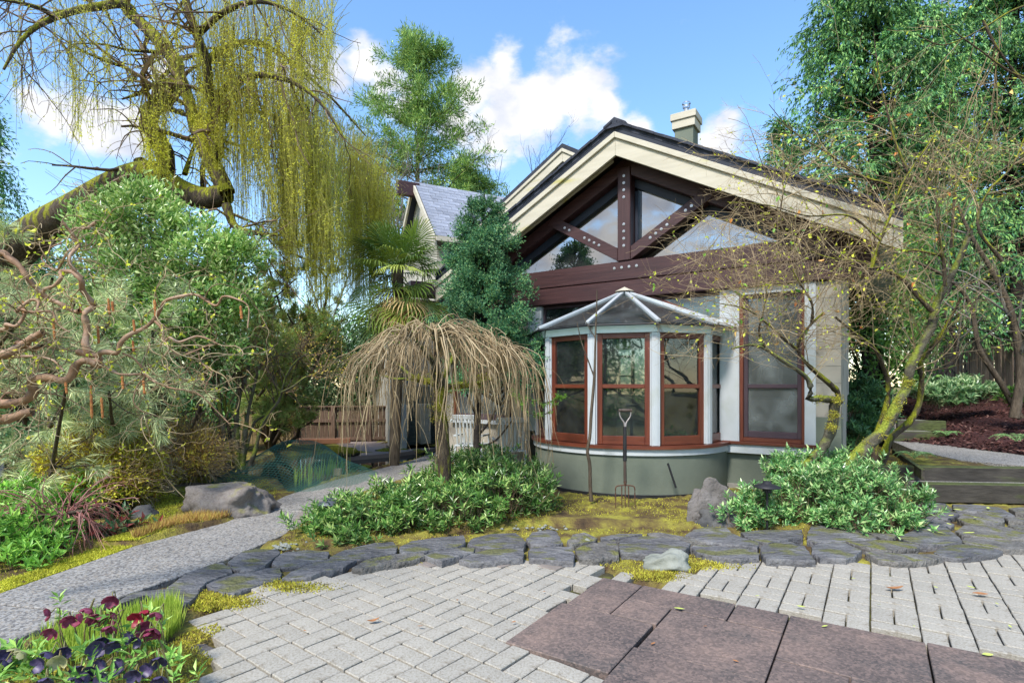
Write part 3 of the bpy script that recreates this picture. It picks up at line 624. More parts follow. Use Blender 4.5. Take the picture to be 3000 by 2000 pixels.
# window in the left wall with red surround
w3 = hb('window_frame', -5.5, -5.44, 0, .1, .8, 2.08, m_red); sash(w3, -5.44, -4.34, .05, .78, 2.09, m_screen, fr=.05, rail=1.4, glass=m_scrn)
hb('sill', -5.52, -4.28, -.06, .02, .72, .78, m_white)

# --- bay window: a half round of glazed sides on a curved stucco base
BC = (-2.30, 0.0); BR = 1.30
angs = [math.radians(v) for v in (-11.3, 22, 55.3, 88.6, 122, 155.3, 188.6)]
def bp(t, r, z): return (BC[0]+r*math.cos(t), -(BC[1]+r*math.sin(t)), z)
def ringwall(name, r0, r1, z0, z1, mat, parent, t0=-4, t1=184, n=40, label=None, smooth=True):
    a = Acc(); V = []; F = []
    for i in range(n+1):
        t = math.radians(t0+(t1-t0)*i/n)
        for (r, z) in ((r0, z0), (r1, z0), (r1, z1), (r0, z1)): V.append(bp(t, r, z))
    for i in range(n):
        for k in range(4): F.append([i*4+k, i*4+(k+1) % 4, i*4+4+(k+1) % 4, i*4+4+k])
    F += [[0, 1, 2, 3], [n*4+3, n*4+2, n*4+1, n*4]]
    o = a.add(V, F).build(name, mat, parent, smooth=smooth, label=label)
    m = o.modifiers.new('edge', 'EDGE_SPLIT'); m.split_angle = math.radians(40); return o
bay = ringwall('bay_window', BR-.18, BR+.03, -.02, .525, m_green, house, label='half round bay window with green stucco base')
ringwall('base_band', BR-.1, BR+.045, -.02, .06, m_dark, bay)  # dark band round the foot of the bay
ringwall('apron_board', BR-.1, BR+.055, .525, .60, m_white, bay); ringwall('sill', BR-.15, BR+.085, .602, .638, m_redh, bay)
ringwall('seat', 0.3, BR-.12, .50, .60, m_white, bay)
for i, t in enumerate(angs):
    if i == 0: continue
    p = bp(t, BR-.02, 0)
    a = Acc(); a.box((0, 0, 0), (.10, .10, 1.345)); a.box((.0, .0, 0), (.122, .045, 1.34)); a.box((0, -.052, .0), (.05, .012, 1.34))
    o = a.build('post', m_white, bay, bevel=.004); o.location = (p[0], p[1], 1.31); o.rotation_euler = (0, 0, math.pi/2-t)
for i in range(len(angs)-1):
    t0, t1 = angs[i], angs[i+1]; p0, p1 = Vector(bp(t0, BR-.02, 0)), Vector(bp(t1, BR-.02, 0)); d = p0-p1; L = d.length; c = (p0+p1)/2; an = math.atan2(d.y, d.x)
    fr = empty('glazed_side', (c.x, c.y, 0), an); fr.parent = bay
    hd = Acc().box((0, -.0, 2.035), (L+.03, .12, .10)).build('header', m_white, bay, bevel=.004); hd.location = fr.location; hd.rotation_euler = fr.rotation_euler
    cl = []
    def subs(nm, o): pass
    before = set(bpy.data.objects.keys())
    sash(bay, -L/2+.055, L/2-.055, -.0, .642, 1.983, m_red, fr=.062, rail=1.345, bottom=.105)
    for k in set(bpy.data.objects.keys())-before:
        o = bpy.data.objects[k]; o.location = fr.location; o.rotation_euler = fr.rotation_euler
    bpy.data.objects.remove(fr)
# glass roof in facets
ap = Vector((BC[0], -.17, 2.66)); RE = BR+.15; ZE = 2.085
ed = [Vector(bp(t, RE, ZE)) for t in angs]
ed[0] = Vector((BC[0]+RE, -.0, ZE)); ed[-1] = Vector((BC[0]-RE, -.0, ZE))
for i in range(len(ed)-1):
    a = Acc(); n = (ed[i+1]-ed[i]).cross(ap-ed[i]).normalized()*.008; q = ap.lerp(ed[i], .06), ap.lerp(ed[i+1], .06)
    pts = [ed[i], ed[i+1], q[1], q[0]]; V = [tuple(v) for v in pts]+[tuple(v-n) for v in pts]
    a.add(V, [[0, 1, 2, 3], [7, 6, 5, 4], [0, 4, 5, 1], [1, 5, 6, 2], [2, 6, 7, 3], [3, 7, 4, 0]]).build('roof_pane', m_roofglass, bay)
    a = Acc(); add_tubes(a, np.array([[tuple(ed[i]+Vector((0, 0, -.012))), tuple(ed[i+1]+Vector((0, 0, -.012)))]]), np.array([[.013, .013]]), 6); a.build('gutter_edge', m_dark, bay)
def bar(p0, p1, w_, h_, mat, parent, name):
    d = p1-p0; c = (p0+p1)/2; o = Acc().box((0, 0, 0), (w_, d.length, h_)).build(name, mat, parent, bevel=.004)
    o.location = c; o.rotation_mode = 'QUATERNION'; o.rotation_quaternion = d.to_track_quat('Y', 'Z'); return o
for e in ed: bar(ap+Vector((0, 0, .01)), e+Vector((0, 0, .02)), .05, .035, m_alu, bay, 'glazing_bar')
a = Acc(); n = 8; V = [(ap.x, ap.y, ap.z+.07)]+[(ap.x+.14*math.cos(k*2*math.pi/n), ap.y+.14*math.sin(k*2*math.pi/n), ap.z-.0) for k in range(n)]
a.add(V, [[0, 1+k, 1+(k+1) % n] for k in range(n)]+[list(range(1, n+1))]).build('roof_cap', m_cream, bay)
bar(Vector((-2.15, .0, 2.66)), Vector((-1.05, .0, 2.16)), .04, .05, m_red, bay, 'flashing_strip')

# --- truss gable
def slope(name, side, d0, d1, t0, t1, y0, y1, mat, bev=0, parent=None, label=None):
    pts = [(CXR+side*d0, ZT-SLP*d0-t0), (CXR+side*d1, ZT-SLP*d1-t0), (CXR+side*d1, ZT-SLP*d1-t1), (CXR+side*d0, ZT-SLP*d0-t1)]
    return Acc().prism(pts, y0, y1, axis=1).build(name, mat, parent or house, bevel=bev, label=label)
HW = 3.2
for s in (-1, 1):
    rf = slope('roof', s, 0.0 if s < 0 else .002, HW, .03, .09, -.43, 7.8, m_shing, 0)
    slope('drip_edge', s, .001, HW, .092, .155, -.425, -.30, m_flash)
    slope('fascia_trim', s, .001, HW, .157, .235, -.465, -.385, m_cream, .004, label='narrow upper cream moulding')
    slope('fascia', s, .001, HW, .237, .47, -.43, -.385, m_cream, .003)
    slope('soffit', s, .001, HW, .155, .18, -.38, .5, m_brown)
    slope('lookout_trim', s, .1, HW-.3, .40, .43, -.30, -.24, m_cream)
    slope('lookout', s, .0, HW-.3, .18, .40, -.30, -.24, m_brown)
    slope('rafter', s, .0, HW-.2, .40, .60, -.10, .10, m_brown, .006)
    slope('rafter_frame', s, .0, HW-.3, .60, .73, .06, .16, m_flash, .004)
    slope('ceiling', s, .0, HW, .19, .22, .5, 7.7, m_int)
    # shingle courses showing along the rake
    for k in range(20):
        d = .05+k*(HW-.1)/20
        slope('shingle', s, d-.02, d+.19, -.0+.0, .035, -.47+.012*(k % 2), -.1, m_shing)
    if s < 0: hb('gutter', CXR+s*(HW+.05)-.05, CXR+s*(HW+.05)+.05, -.4, 7.8, ZT-SLP*HW-.2, ZT-SLP*HW-.08, m_cream)
ridge = Acc().prism([(CXR-.16, ZT-.10), (CXR+.16, ZT-.10), (CXR+.16, ZT-.06), (CXR, ZT+.035), (CXR-.16, ZT-.06)], -.47, 7.8, axis=1).build('ridge_cap', m_shing, house)
hb('truss_post', CXR-.095, CXR+.095, -.12, .06, 3.112, 4.42, m_brownv, .008)
def brace(s):
    p0 = Vector((CXR+s*.02, 0, 3.16)); p1 = Vector((CXR+s*1.18, 0, 3.86)); d = (p1-p0).normalized(); n = Vector((-d.z, 0, d.x))*.08
    q = [p0+n, p0-n, p1-n, p1+n]; q = [(v.x, v.z) for v in q]
    # trimmed by post and beam
    q2 = cut([(a_, b_) for a_, b_ in q], Vector((0, 3.113)), Vector((0, 1))); q2 = cut(q2, Vector((CXR+s*.097, 0)), Vector((s, 0)))
    Acc().prism([tuple(v) for v in q2], -.115, .05, axis=1).build('brace', m_brown, house, bevel=.006); return p0, d
def bolt(x, z, y):
    a = Acc(); n = 10; V = []; F = []
    for (r, yy) in ((.020, y), (.020, y-.005), (.010, y-.006), (.010, y-.016)):
        for k in range(n): V.append((x+r*math.cos(k*2*math.pi/n), yy, z+r*math.sin(k*2*math.pi/n)))
    for i in range(3):
        for k in range(n): F.append([i*n+k, i*n+(k+1) % n, (i+1)*n+(k+1) % n, (i+1)*n+k])
    F.append([3*n+k for k in range(n)]); a.add(V, F).build('bolt', m_metal, house)
for s in (-1, 1):
    p0, d = brace(s)
    for q in (.42, .51, .60, .69, .98, 1.07): bolt(p0.x+d.x*q, p0.z+d.z*q, -.116)
for z in (3.32, 3.42, 3.52, 3.62, 4.0, 4.1, 4.2, 4.3): bolt(CXR, z, -.121)
for x in (-.17, -.06, .05, .16): bolt(CXR+.02+x, 3.02, -.101)
# gable glazing: three panes a side behind the truss
def gpane(poly, y=.12): Acc().prism(poly, y, y+.01, axis=1).build('gable_pane', m_gable, house)
zt = lambda x: ZT-SLP*abs(x-CXR)-.71
for s in (-1, 1):
    xs = [CXR+s*.06, CXR+s*2.05]; gpane([(xs[0], 3.11), (xs[1], 3.11), (xs[1], max(3.115, zt(xs[1]))), (xs[0], zt(xs[0]))])
    hb('gable_frame', min(CXR+s*.09, CXR+s*.135), max(CXR+s*.09, CXR+s*.135), .07, .119, 3.11, 4.12, m_flash)
hb('gable_sill', CXR-2.3, CXR+2.3, .121, .2, 3.085, 3.14, m_brown)
bar(Vector((CXR+.1, .15, 3.2)), Vector((CXR+1.2, .15, 3.95)), .05, .05, m_brown, house, 'inner_brace'); bar(Vector((CXR-.1, .15, 3.2)), Vector((CXR-1.2, .15, 3.95)), .05, .05, m_brown, house, 'inner_brace')
# chimney
ch = hb('chimney', CXR-.17, CXR+.17, 2.83, 3.17, 4.6, 6.12, m_green, .004)
hb('chimney_cap', CXR-.21, CXR+.21, 2.79, 3.21, 6.12, 6.27, m_cream, .006, ch); hb('chimney_cap', CXR-.235, CXR+.235, 2.765, 3.235, 6.272, 6.40, m_cream, .006, ch)
a = Acc(); add_tubes(a, np.array([[(CXR, 3, 6.40), (CXR, 3, 6.56)], [(CXR, 3, 6.56), (CXR, 3, 6.60)], [(CXR, 3, 6.63), (CXR, 3, 6.66)]]), np.array([[.045, .045], [.07, .07], [.08, .065]]), 12)
a.build('flue', m_metal, ch)
v = Acc().prism([(CXR+.35, 4.6), (CXR+.75, 4.6), (CXR+.55, 5.12)], 1.8, 2.6, axis=1).build('roof_vent', m_shing, house)
Acc().prism([(CXR+.45, 4.7), (CXR+.65, 4.7), (CXR+.55, 5.0)], 1.79, 1.80, axis=1).build('vent_face', m_cream, v)
# upper rear gable
CX2, ZT2, SL2, H2 = -4.65, 6.24, .60, 2.2
def slope2(name, side, d0, d1, t0, t1, y0, y1, mat, bev=0, parent=None):
    pts = [(CX2+side*d0, ZT2-SL2*d0-t0), (CX2+side*d1, ZT2-SL2*d1-t0), (CX2+side*d1, ZT2-SL2*d1-t1), (CX2+side*d0, ZT2-SL2*d0-t1)]
    return Acc().prism(pts, y0, y1, axis=1).build(name, mat, parent or ug, bevel=bev)
ug = Acc().prism([(CX2-1.9, 3.0), (CX2+1.9, 3.0), (CX2+1.9, ZT2-SL2*1.9-.2), (CX2, ZT2-.2), (CX2-1.9, ZT2-SL2*1.9-.2)], 2.9, 6.5, axis=1).build('upper_gable', m_siding, house)
for s in (-1, 1):
    h_ = H2 if s < 0 else 1.7
    slope2('roof', s, .001, h_, .0, .10, 2.42, 6.6, m_shing); slope2('fascia_trim', s, .001, h_, .10, .17, 2.40, 2.47, m_cream, .004); slope2('fascia', s, .001, h_, .172, .36, 2.43, 2.47, m_cream, .004)
    slope2('soffit', s, .001, h_, .17, .19, 2.47, 2.9, m_cream)
    for q in (.25, .85, 1.35): slope2('lookout', s, q, q+.1, .19, .34, 2.47, 2.9, m_cream)
Acc().box((CX2+.05, 2.88, ZT2-.75), (.5, .04, .4)).build('upper_window', m_dark, ug)
# small fittings
bx_ = Acc().box((0, 0, 0), (.10, .05, .14)).build('outlet_box', m_white, house, bevel=.006, label='small white outlet box low on the pillar'); bx_.location = (.12, -.07, .36)
# rounded garden wall end behind the pillar
a = Acc(); prof = [(-.12, 0), (.12, 0), (.12, .78), (.09, .86), (.03, .90), (-.03, .90), (-.09, .86), (-.12, .78)]
a.prism(prof, 0, .3, axis=1); gw = a.build('garden_wall', m_beige, None, bevel=.006); gp_ = at(1932, 990, 8.3); gw.location = (gp_[0], gp_[1], .15); gw.rotation_euler = (0, 0, ANG)
tag(gw, 'low beige wall end with rounded top just behind the house corner pillar', 'wall')

# ------------------------------------------------------------------ the wing at the back left
m_wwall = M('pale wing wall', [(.36, .34, .29), (.44, .42, .36)], scale=1.5, rough=.9)
WA = math.atan2(.454, .891)
wing = empty('house_wing', (-2.7, 12.2, 0), WA, 'rear wing with steep grey shingle roof behind the palm', 'building')
def wb(name, x0, x1, y0, y1, z0, z1, mat, bev=.004, parent=None, label=None):
    return Acc().box(((x0+x1)/2, (y0+y1)/2, (z0+z1)/2), (x1-x0, y1-y0, z1-z0)).build(name, mat, parent or wing, bevel=bev, label=label)
X0, X1 = .95, 6.0
wb('wall', X0+.15, X1, 0, 2.9, 3.3, 4.72, m_wwall); wb('wall', 0.2, X1, .05, 3.0, 0, 3.3, m_wwall)
Acc().prism([(.0, 4.7), (2.9, 4.7), (1.45, 6.2)], X0+.15, X0+.25, axis=0).build('gable_wall', m_wwall, wing)
ye, ze, yr, zr = -.32, 4.68, 1.25, 6.36; L_ = math.hypot(yr-ye, zr-ze)
roofp = Acc().prism([(ye, ze), (yr, zr), (yr, zr-.07), (ye, ze-.07)], X0, X1, axis=0).build('roof', m_flash, wing)
Acc().prism([(yr, zr-.005), (yr+1.6, zr-1.71), (yr+1.6, zr-1.78), (yr, zr-.075)], X0, X1, axis=0).build('roof', m_flash, wing)
nc = 17; sw = .285; sm = []; an_ = math.atan2(zr-ze, yr-ye)
for k in range(3):
    random.seed(k); a = Acc(); a.box((0, 0, 0), (sw-.012, L_/nc+.03, .014)); sm.append(a.build('shingle', m_gshing, shared=True))
cnt = 0; rest = Acc()
for i in range(nc):
    f = (i+.5)/nc; y = ye+(yr-ye)*f; z = ze+(zr-ze)*f
    for j in range(19):
        x = X0+.145+(j-(.5 if i % 2 else 0)+(.0))*sw
        if x < X0+.1: x = X0+.145-.0*sw if False else X0+.143
        if x > X1-.1: continue
        if cnt < 300:
            o = link('shingle', random.choice(sm), None, roofp); cnt += 1
            o.location = (x, y-.012, z+.022+random.uniform(0, .004)); o.rotation_euler = (an_-.035, 0, random.gauss(0, .004))
for (ya, za, yb, zb) in [(ye-.04, ze, yr, zr+.03), (yr, zr+.03, yr+1.5, zr-1.6)]:
    Acc().prism([(ya, za), (yb, zb), (yb, zb-.16), (ya, za-.16)] if yb < 1.3 else [(ya, za), (yb, zb), (yb, zb-.16), (ya, za-.16)], X0-.06, X0-.01, axis=0).build('rake_board', m_cream, wing)
wb('gutter', X0, X1, ye-.07, ye-.01, ze-.11, ze+.0, m_cream)
wb('ridge_beam', X0-.45, X0+.1, yr-.12, yr+.05, zr-.35, zr-.02, m_brown); 
o = wb('fascia_beam', .35, 2.2, -.45, .0, 3.33, 3.62, m_brown); wb('wall', 1.05, 1.12, -.35, .1, 0, 3.3, m_brown)
wnd = wb('upper_window', 1.35, 2.4, -.015, .01, 3.7, 4.5, m_scrn, 0); wb('window_frame', 1.28, 1.35, -.03, .02, 3.65, 4.55, m_cream); wb('window_frame', 1.35, 2.4, -.03, .02, 4.5, 4.57, m_cream)
for k in range(14): wb('siding_board', .36, 1.25, .0, .04, .02+.095*k, .11+.095*k, m_siding, .003)
wb('corner_post', -.02, .30, -.25, .05, 0, 3.2, m_cream); wb('corner_post', -.0, .22, -.62, -.35, 0, .95, m_white)
wb('door_panel', .62, .86, -.3, .0, .07, .95, m_cream, .008); wb('dark_door', 1.3, 1.95, .0, .04, .02, 2.0, m_scrn, 0); wb('corner_post', 1.95, 2.15, -.04, .06, 0, 3.2, m_cream)
wb('foundation_step', -.1, 3.5, -.75, .0, -.05, .03, m_agg)
# ------------------------------------------------------------------ plants
m_bark = M('grey brown bark', [(.035, .028, .02), (.085, .065, .045), (.14, .11, .08)], scale=8, stretch=(3, 3, .7), rough=.9, bump=.9, bscale=30, dist=.02)
m_barkmoss = M('mossy bark', [(.03, .022, .015), (.075, .055, .038), (.12, .095, .065)], scale=8, stretch=(3, 3, .8), rough=.9, bump=1., bscale=26, dist=.03, moss=(.32, .33, .02), moss_up=.45, moss_s=3.5)
m_barkmoss2 = M('lichen bark', [(.035, .03, .022), (.09, .08, .055), (.15, .14, .10)], scale=10, rough=.9, bump=.9, bscale=40, dist=.02, moss=(.27, .32, .04), moss_up=.55, moss_s=4.)
m_darkbark = M('dark bark', [(.012, .010, .009), (.035, .028, .024)], scale=9, rough=.9, bump=.8, bscale=30, dist=.02)
m_hazelbark = M('contorted hazel bark', [(.17, .09, .05), (.30, .18, .11), (.44, .31, .22)], scale=9, rough=.6, bump=.5, bscale=30, dist=.008)
m_twig_tan = M('tan twigs', [(.16, .11, .055), (.30, .22, .12), (.42, .33, .20)], mode='rnd', scale=3, rough=.7)
m_twig_brown = M('brown twigs', [(.07, .045, .03), (.15, .10, .065), (.26, .18, .12)], mode='rnd', scale=3, rough=.8)
m_twig_red = M('red twigs', [(.14, .05, .04), (.26, .10, .085), (.38, .20, .17)], mode='rnd', scale=3, rough=.7)
m_twig_yel = M('willow shoots', [(.22, .19, .05), (.42, .38, .08), (.55, .50, .12)], mode='rnd', scale=3, rough=.7)
m_twig_grey = M('grey twigs', [(.10, .09, .075), (.20, .18, .15)], mode='rnd', scale=3, rough=.8)
l_willow = leafmat('willow leaf', [(.27, .31, .03), (.37, .41, .05), (.42, .44, .08), (.44, .43, .12)], rough=.5, trans=.5)
l_camel = leafmat('camellia leaf', [(.045, .12, .035), (.095, .20, .06), (.18, .30, .11), (.34, .43, .27)], rough=.28, spec=.6)
l_pine = leafmat('blue pine needle', [(.08, .13, .08), (.16, .23, .14), (.27, .35, .24), (.40, .44, .28)], rough=.5, trans=.15)
l_redpine = leafmat('bronze pine needle', [(.10, .15, .06), (.17, .25, .09), (.22, .34, .12), (.28, .19, .13)], rough=.6, trans=.15)
l_spruce = leafmat('dwarf spruce needle', [(.010, .05, .038), (.024, .10, .068), (.055, .17, .10), (.17, .30, .14)], rough=.5, trans=.12)
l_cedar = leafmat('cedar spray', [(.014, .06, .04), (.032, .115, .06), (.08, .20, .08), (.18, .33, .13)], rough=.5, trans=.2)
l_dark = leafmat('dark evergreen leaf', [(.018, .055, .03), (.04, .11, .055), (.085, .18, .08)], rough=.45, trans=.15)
l_farpine = leafmat('white pine needle', [(.035, .09, .04), (.07, .16, .06), (.13, .23, .08), (.22, .32, .12)], rough=.55, trans=.2)
l_rhodo = leafmat('rhododendron leaf', [(.035, .09, .05), (.07, .16, .085), (.16, .27, .17), (.33, .42, .32)], rough=.35, spec=.5)
l_cover = leafmat('sarcococca leaf', [(.018, .055, .016), (.042, .115, .032), (.085, .19, .055), (.27, .37, .18)], rough=.3, spec=.6)
l_palm = leafmat('palm blade', [(.05, .10, .025), (.12, .20, .04), (.25, .32, .08)], rough=.4, trans=.25, spec=.5)
l_palmd = leafmat('dry palm blade', [(.13, .09, .045), (.26, .20, .11), (.38, .30, .18)], rough=.7, trans=.2)
l_yg = leafmat('spring leaf', [(.24, .34, .03), (.40, .50, .05), (.50, .58, .08)], rough=.45, trans=.4)
l_mid = leafmat('mid green leaf', [(.05, .14, .03), (.10, .25, .05), (.20, .36, .09)], rough=.35, trans=.3)
l_azalea = leafmat('azalea leaf', [(.14, .07, .02), (.20, .20, .03), (.34, .36, .05), (.48, .46, .06)], rough=.5, trans=.3)
l_heath = leafmat('heath leaf', [(.16, .09, .04), (.28, .20, .08), (.34, .30, .06), (.42, .38, .07)], rough=.7, trans=.2)
l_grass = leafmat('bulb leaf', [(.09, .16, .03), (.17, .27, .05), (.26, .35, .09)], rough=.4, trans=.4)
l_dry = leafmat('dry leaf', [(.25, .09, .03), (.42, .17, .06), (.50, .28, .12)], rough=.6, trans=.2)
P3 = lambda L, Y=None: np.array([at(p[0], p[1], (p[2] if len(p) > 2 else Y)) for p in L])
zh = lambda x, y, s=2.24, o=(0, 650): s2((x, y), o, s)
def polytubes(acc, L, K=14, S=8):
    """L: list of (points Nx3, r0, r1)"""
    P = np.stack([resample(p, K) for p, a, b in L]); R = np.stack([np.linspace(a, b, K) for p, a, b in L])
    add_tubes(acc, P, R, S); return P, R
def thing(name, label, cat, loc=(0, 0, 0), group=None): return empty(name, loc, 0, label, cat, group)
def into(o, par):                                        # geometry is in metres of the place; keep it there under its Empty
    o.parent = par; o.matrix_parent_inverse = Matrix.Translation(par.location).inverted(); return o
def fin(acc, name, mat, par, smooth=False, kind=None, label=None): return into(acc.build(name, mat, None, smooth=smooth, kind=kind, label=label), par)

# ---- weeping willow ----
W = thing('weeping_willow', 'huge mossy weeping willow with yellow green hanging curtains', 'tree', gp(-60, 1080, 0))
zw = lambda L, Y: P3([(x/2.5, y/2.5) for x, y in L], Y)
def zY(L): return P3([(p[0]/2.5, p[1]/2.5, p[2]) for p in L])
tr = Acc()
trunkL = [(zY([(-350,2000,9.4),(-150,1650,9.4),(100,1420,9.3),(250,1310,9.2),(450,1190,9.),(620,1080,8.8),(760,1010,8.6),(870,985,8.5)]), .42, .17),
          (zY([(840,990,8.5),(960,1045,8.4),(1050,1100,8.3),(1180,1140,8.2),(1300,1110,8.1)]), .18, .15)]
polytubes(tr, trunkL, 22, 12); fin(tr, 'trunk', m_barkmoss, W, True)
limbs = [(zY([(1300,1110,8.1),(1250,1000,8.1),(1180,860,8.1),(1120,720,8.2),(1090,600,8.3),(1060,500,8.4),(1030,420,8.5)]), .13, .07),
 (zY([(870,985,8.5),(960,950,8.5),(920,820,8.5),(850,720,8.5),(870,630,8.5),(960,560,8.5),(1010,480,8.6),(1030,400,8.6),(960,290,8.6),(850,170,8.6),(760,90,8.7),(690,0,8.7),(640,-120,8.8)]), .15, .07),
 (zY([(1250,900,8.1),(1250,800,8.),(1230,640,8.),(1200,500,7.9),(1180,350,7.8),(1130,200,7.8),(1080,60,7.8),(1050,-100,7.8)]), .09, .05),
 (zY([(760,60,8.7),(700,20,8.5),(560,40,8.2),(440,60,8.),(320,100,7.8),(200,160,7.6),(100,260,7.4),(20,400,7.3)]), .07, .015),
 (zY([(320,100,7.8),(230,50,7.6),(100,15,7.4),(-60,-10,7.2)]), .04, .012),
 (zY([(930,300,8.6),(750,290,8.2),(640,265,8.),(540,250,7.8),(420,255,7.7)]), .03, .008),
 (zY([(780,470,8.5),(740,400,8.4),(600,350,8.1),(450,280,7.9),(310,190,7.7)]), .03, .008),
 (zY([(1000,470,8.6),(880,490,8.3),(790,540,8.2),(700,570,8.)]), .06, .012),
 (zY([(1230,560,8.),(1350,470,7.8),(1500,430,7.6),(1700,480,7.5),(1850,600,7.4),(1980,800,7.4)]), .06, .015),
 (zY([(1130,200,7.8),(1300,60,7.6),(1500,10,7.5),(1700,80,7.5),(1850,200,7.5)]), .05, .012),
 (zY([(1180,350,7.8),(1350,250,8.3),(1520,260,8.7),(1700,380,9.),(1900,560,9.2),(2100,780,9.4)]), .055, .012),
 (zY([(1300,1180,8.1),(1350,1300,8.),(1480,1340,7.9),(1600,1350,7.9)]), .07, .02),
 (zY([(1250,700,8.),(1400,640,8.4),(1550,660,8.7),(1700,760,8.9)]), .045, .012),
 (zY([(1060,1000,8.5),(1100,880,8.7),(1140,760,8.8)]), .04, .015),(zY([(800,920,8.6),(830,990,8.6),(860,1080,8.6)]), .09, .06)]
b = Acc(); LP, LR = polytubes(b, limbs, 18, 8); 
for k, s in enumerate(limbs):
    a = Acc(); add_tubes(a, LP[k:k+1], LR[k:k+1], 8); fin(a, 'limb', m_barkmoss, W, True)
P1, R1 = sprout(LP, LR, 13, (.5, 1.5), ang=1.1, bend=(0, 0, -.5), wob=.16, K=9, t0=.1, rs=.4, rmin=.006)
P2, R2 = sprout(P1, R1, 4, (.25, .8), ang=1., bend=(0, 0, -.9), wob=.2, K=7, rs=.6, rmin=.003)
a = Acc(); add_tubes(a, P1, R1, 4); add_tubes(a, P2, R2, 3); fin(a, 'branches', m_twig_brown, W)
zones = [  # x0,x1, top(y at x0, y at x1, spread), bottom(lo,hi), n, leaf density, (Y lo,hi)
 (445, 745, (-60, -60, 160), (110, 420), 520, 22, (7.2, 8.8)),
 (500, 700, (60, 150, 180), (260, 560), 340, 10, (7.4, 9.2)),
 (640, 900, (200, 385, 110), (440, 690), 1050, 34, (8.2, 9.8)),
 (690, 850, (180, 330, 60), (520, 735), 420, 30, (8.0, 9.6)),
 (600, 780, (330, 420, 90), (480, 640), 260, 10, (7.5, 9.2)),
 (0, 440, (-80, -60, 190), (40, 330), 170, 11, (7.0, 8.2)),
 (330, 400, (180, 180, 120), (330, 450), 75, 28, (7.6, 8.3)),
 (180, 200, (160, 160, 30), (300, 330), 8, 22, (7.3, 7.5)),
 (440, 620, (120, 200, 140), (240, 430), 220, 24, (7.6, 8.4)),
 (640, 760, (-90, -40, 140), (60, 200), 120, 14, (7.2, 8.4))]
shoots = Acc(); lv = Acc()
for (x0, x1, (ta, tb, ts), (b0, b1), n, dens, (Ya, Yb)) in zones:
    cx_ = x0+(x1-x0)*rng.random(max(3, n//13)); x = cx_[rng.integers(0, len(cx_), n)]+rng.normal(size=n)*5.5; f = (x-x0)/(x1-x0); ty = ta+(tb-ta)*f+ts*rng.random(n); by = b0+(b1-b0)*rng.random(n)**.7
    by = np.maximum(by, ty+45); Y = Ya+(Yb-Ya)*((x*.7713+13.7*np.floor(x/9)) % 1.)*.8+(Yb-Ya)*.2*rng.random(n); K = 12
    if Ya >= 8.: Y = np.where(x > 785, 9.75+.9*rng.random(n), Y)
    top = np.stack([(x-CX_)/F_*Y, Y, H+(YH_-ty)/F_*Y], 1); ln = (by-ty)/F_*Y
    out = rng.normal(size=(n, 2))*.18; tt = np.linspace(0, 1, K)
    P = np.zeros((n, K, 3)); ph = rng.random((n, 2))*6.28; lean = .02+.05*rng.random(n)
    for j, t in enumerate(tt):
        arc = (1-np.exp(-5*t))
        P[:, j, 0] = top[:, 0]+out[:, 0]*(arc-1)+.035*np.sin(ph[:, 0]+t*5)*t+lean*t*ln*.6
        P[:, j, 1] = top[:, 1]+out[:, 1]*(arc-1)+.035*np.cos(ph[:, 1]+t*4)*t
        P[:, j, 2] = top[:, 2]-ln*t+.10*np.exp(-8*t)
    add_tubes(shoots, P, np.linspace(.0030, .0018, K)[None].repeat(n, 0), 3)
    q, d = along(P, dens*1.0, .04, 1.); D = d*.7+rv(len(q))*.75
    add_leaves(lv, q, D, rng.uniform(.026, .052, len(q)), rng.uniform(.008, .013, len(q)))
    sidebr, sr = sprout(P, np.full((n, K), .003), 1, (.1, .35), ang=.5, bend=(0, 0, -.8), K=5, rs=.9, rmin=.0018); add_tubes(shoots, sidebr, sr, 3)
    q, d = along(sidebr, max(2, dens*.22), .1, 1.); add_leaves(lv, q, d*.7+rv(len(q))*.75, rng.uniform(.028, .055, len(q)), .013)
q, d = along(P2, 5); add_leaves(lv, q, d+rv(len(q)), .035, .013)
fin(shoots, 'hanging_shoots', m_twig_yel, W, kind='stuff'); fin(lv, 'leaves', l_willow, W, kind='stuff')

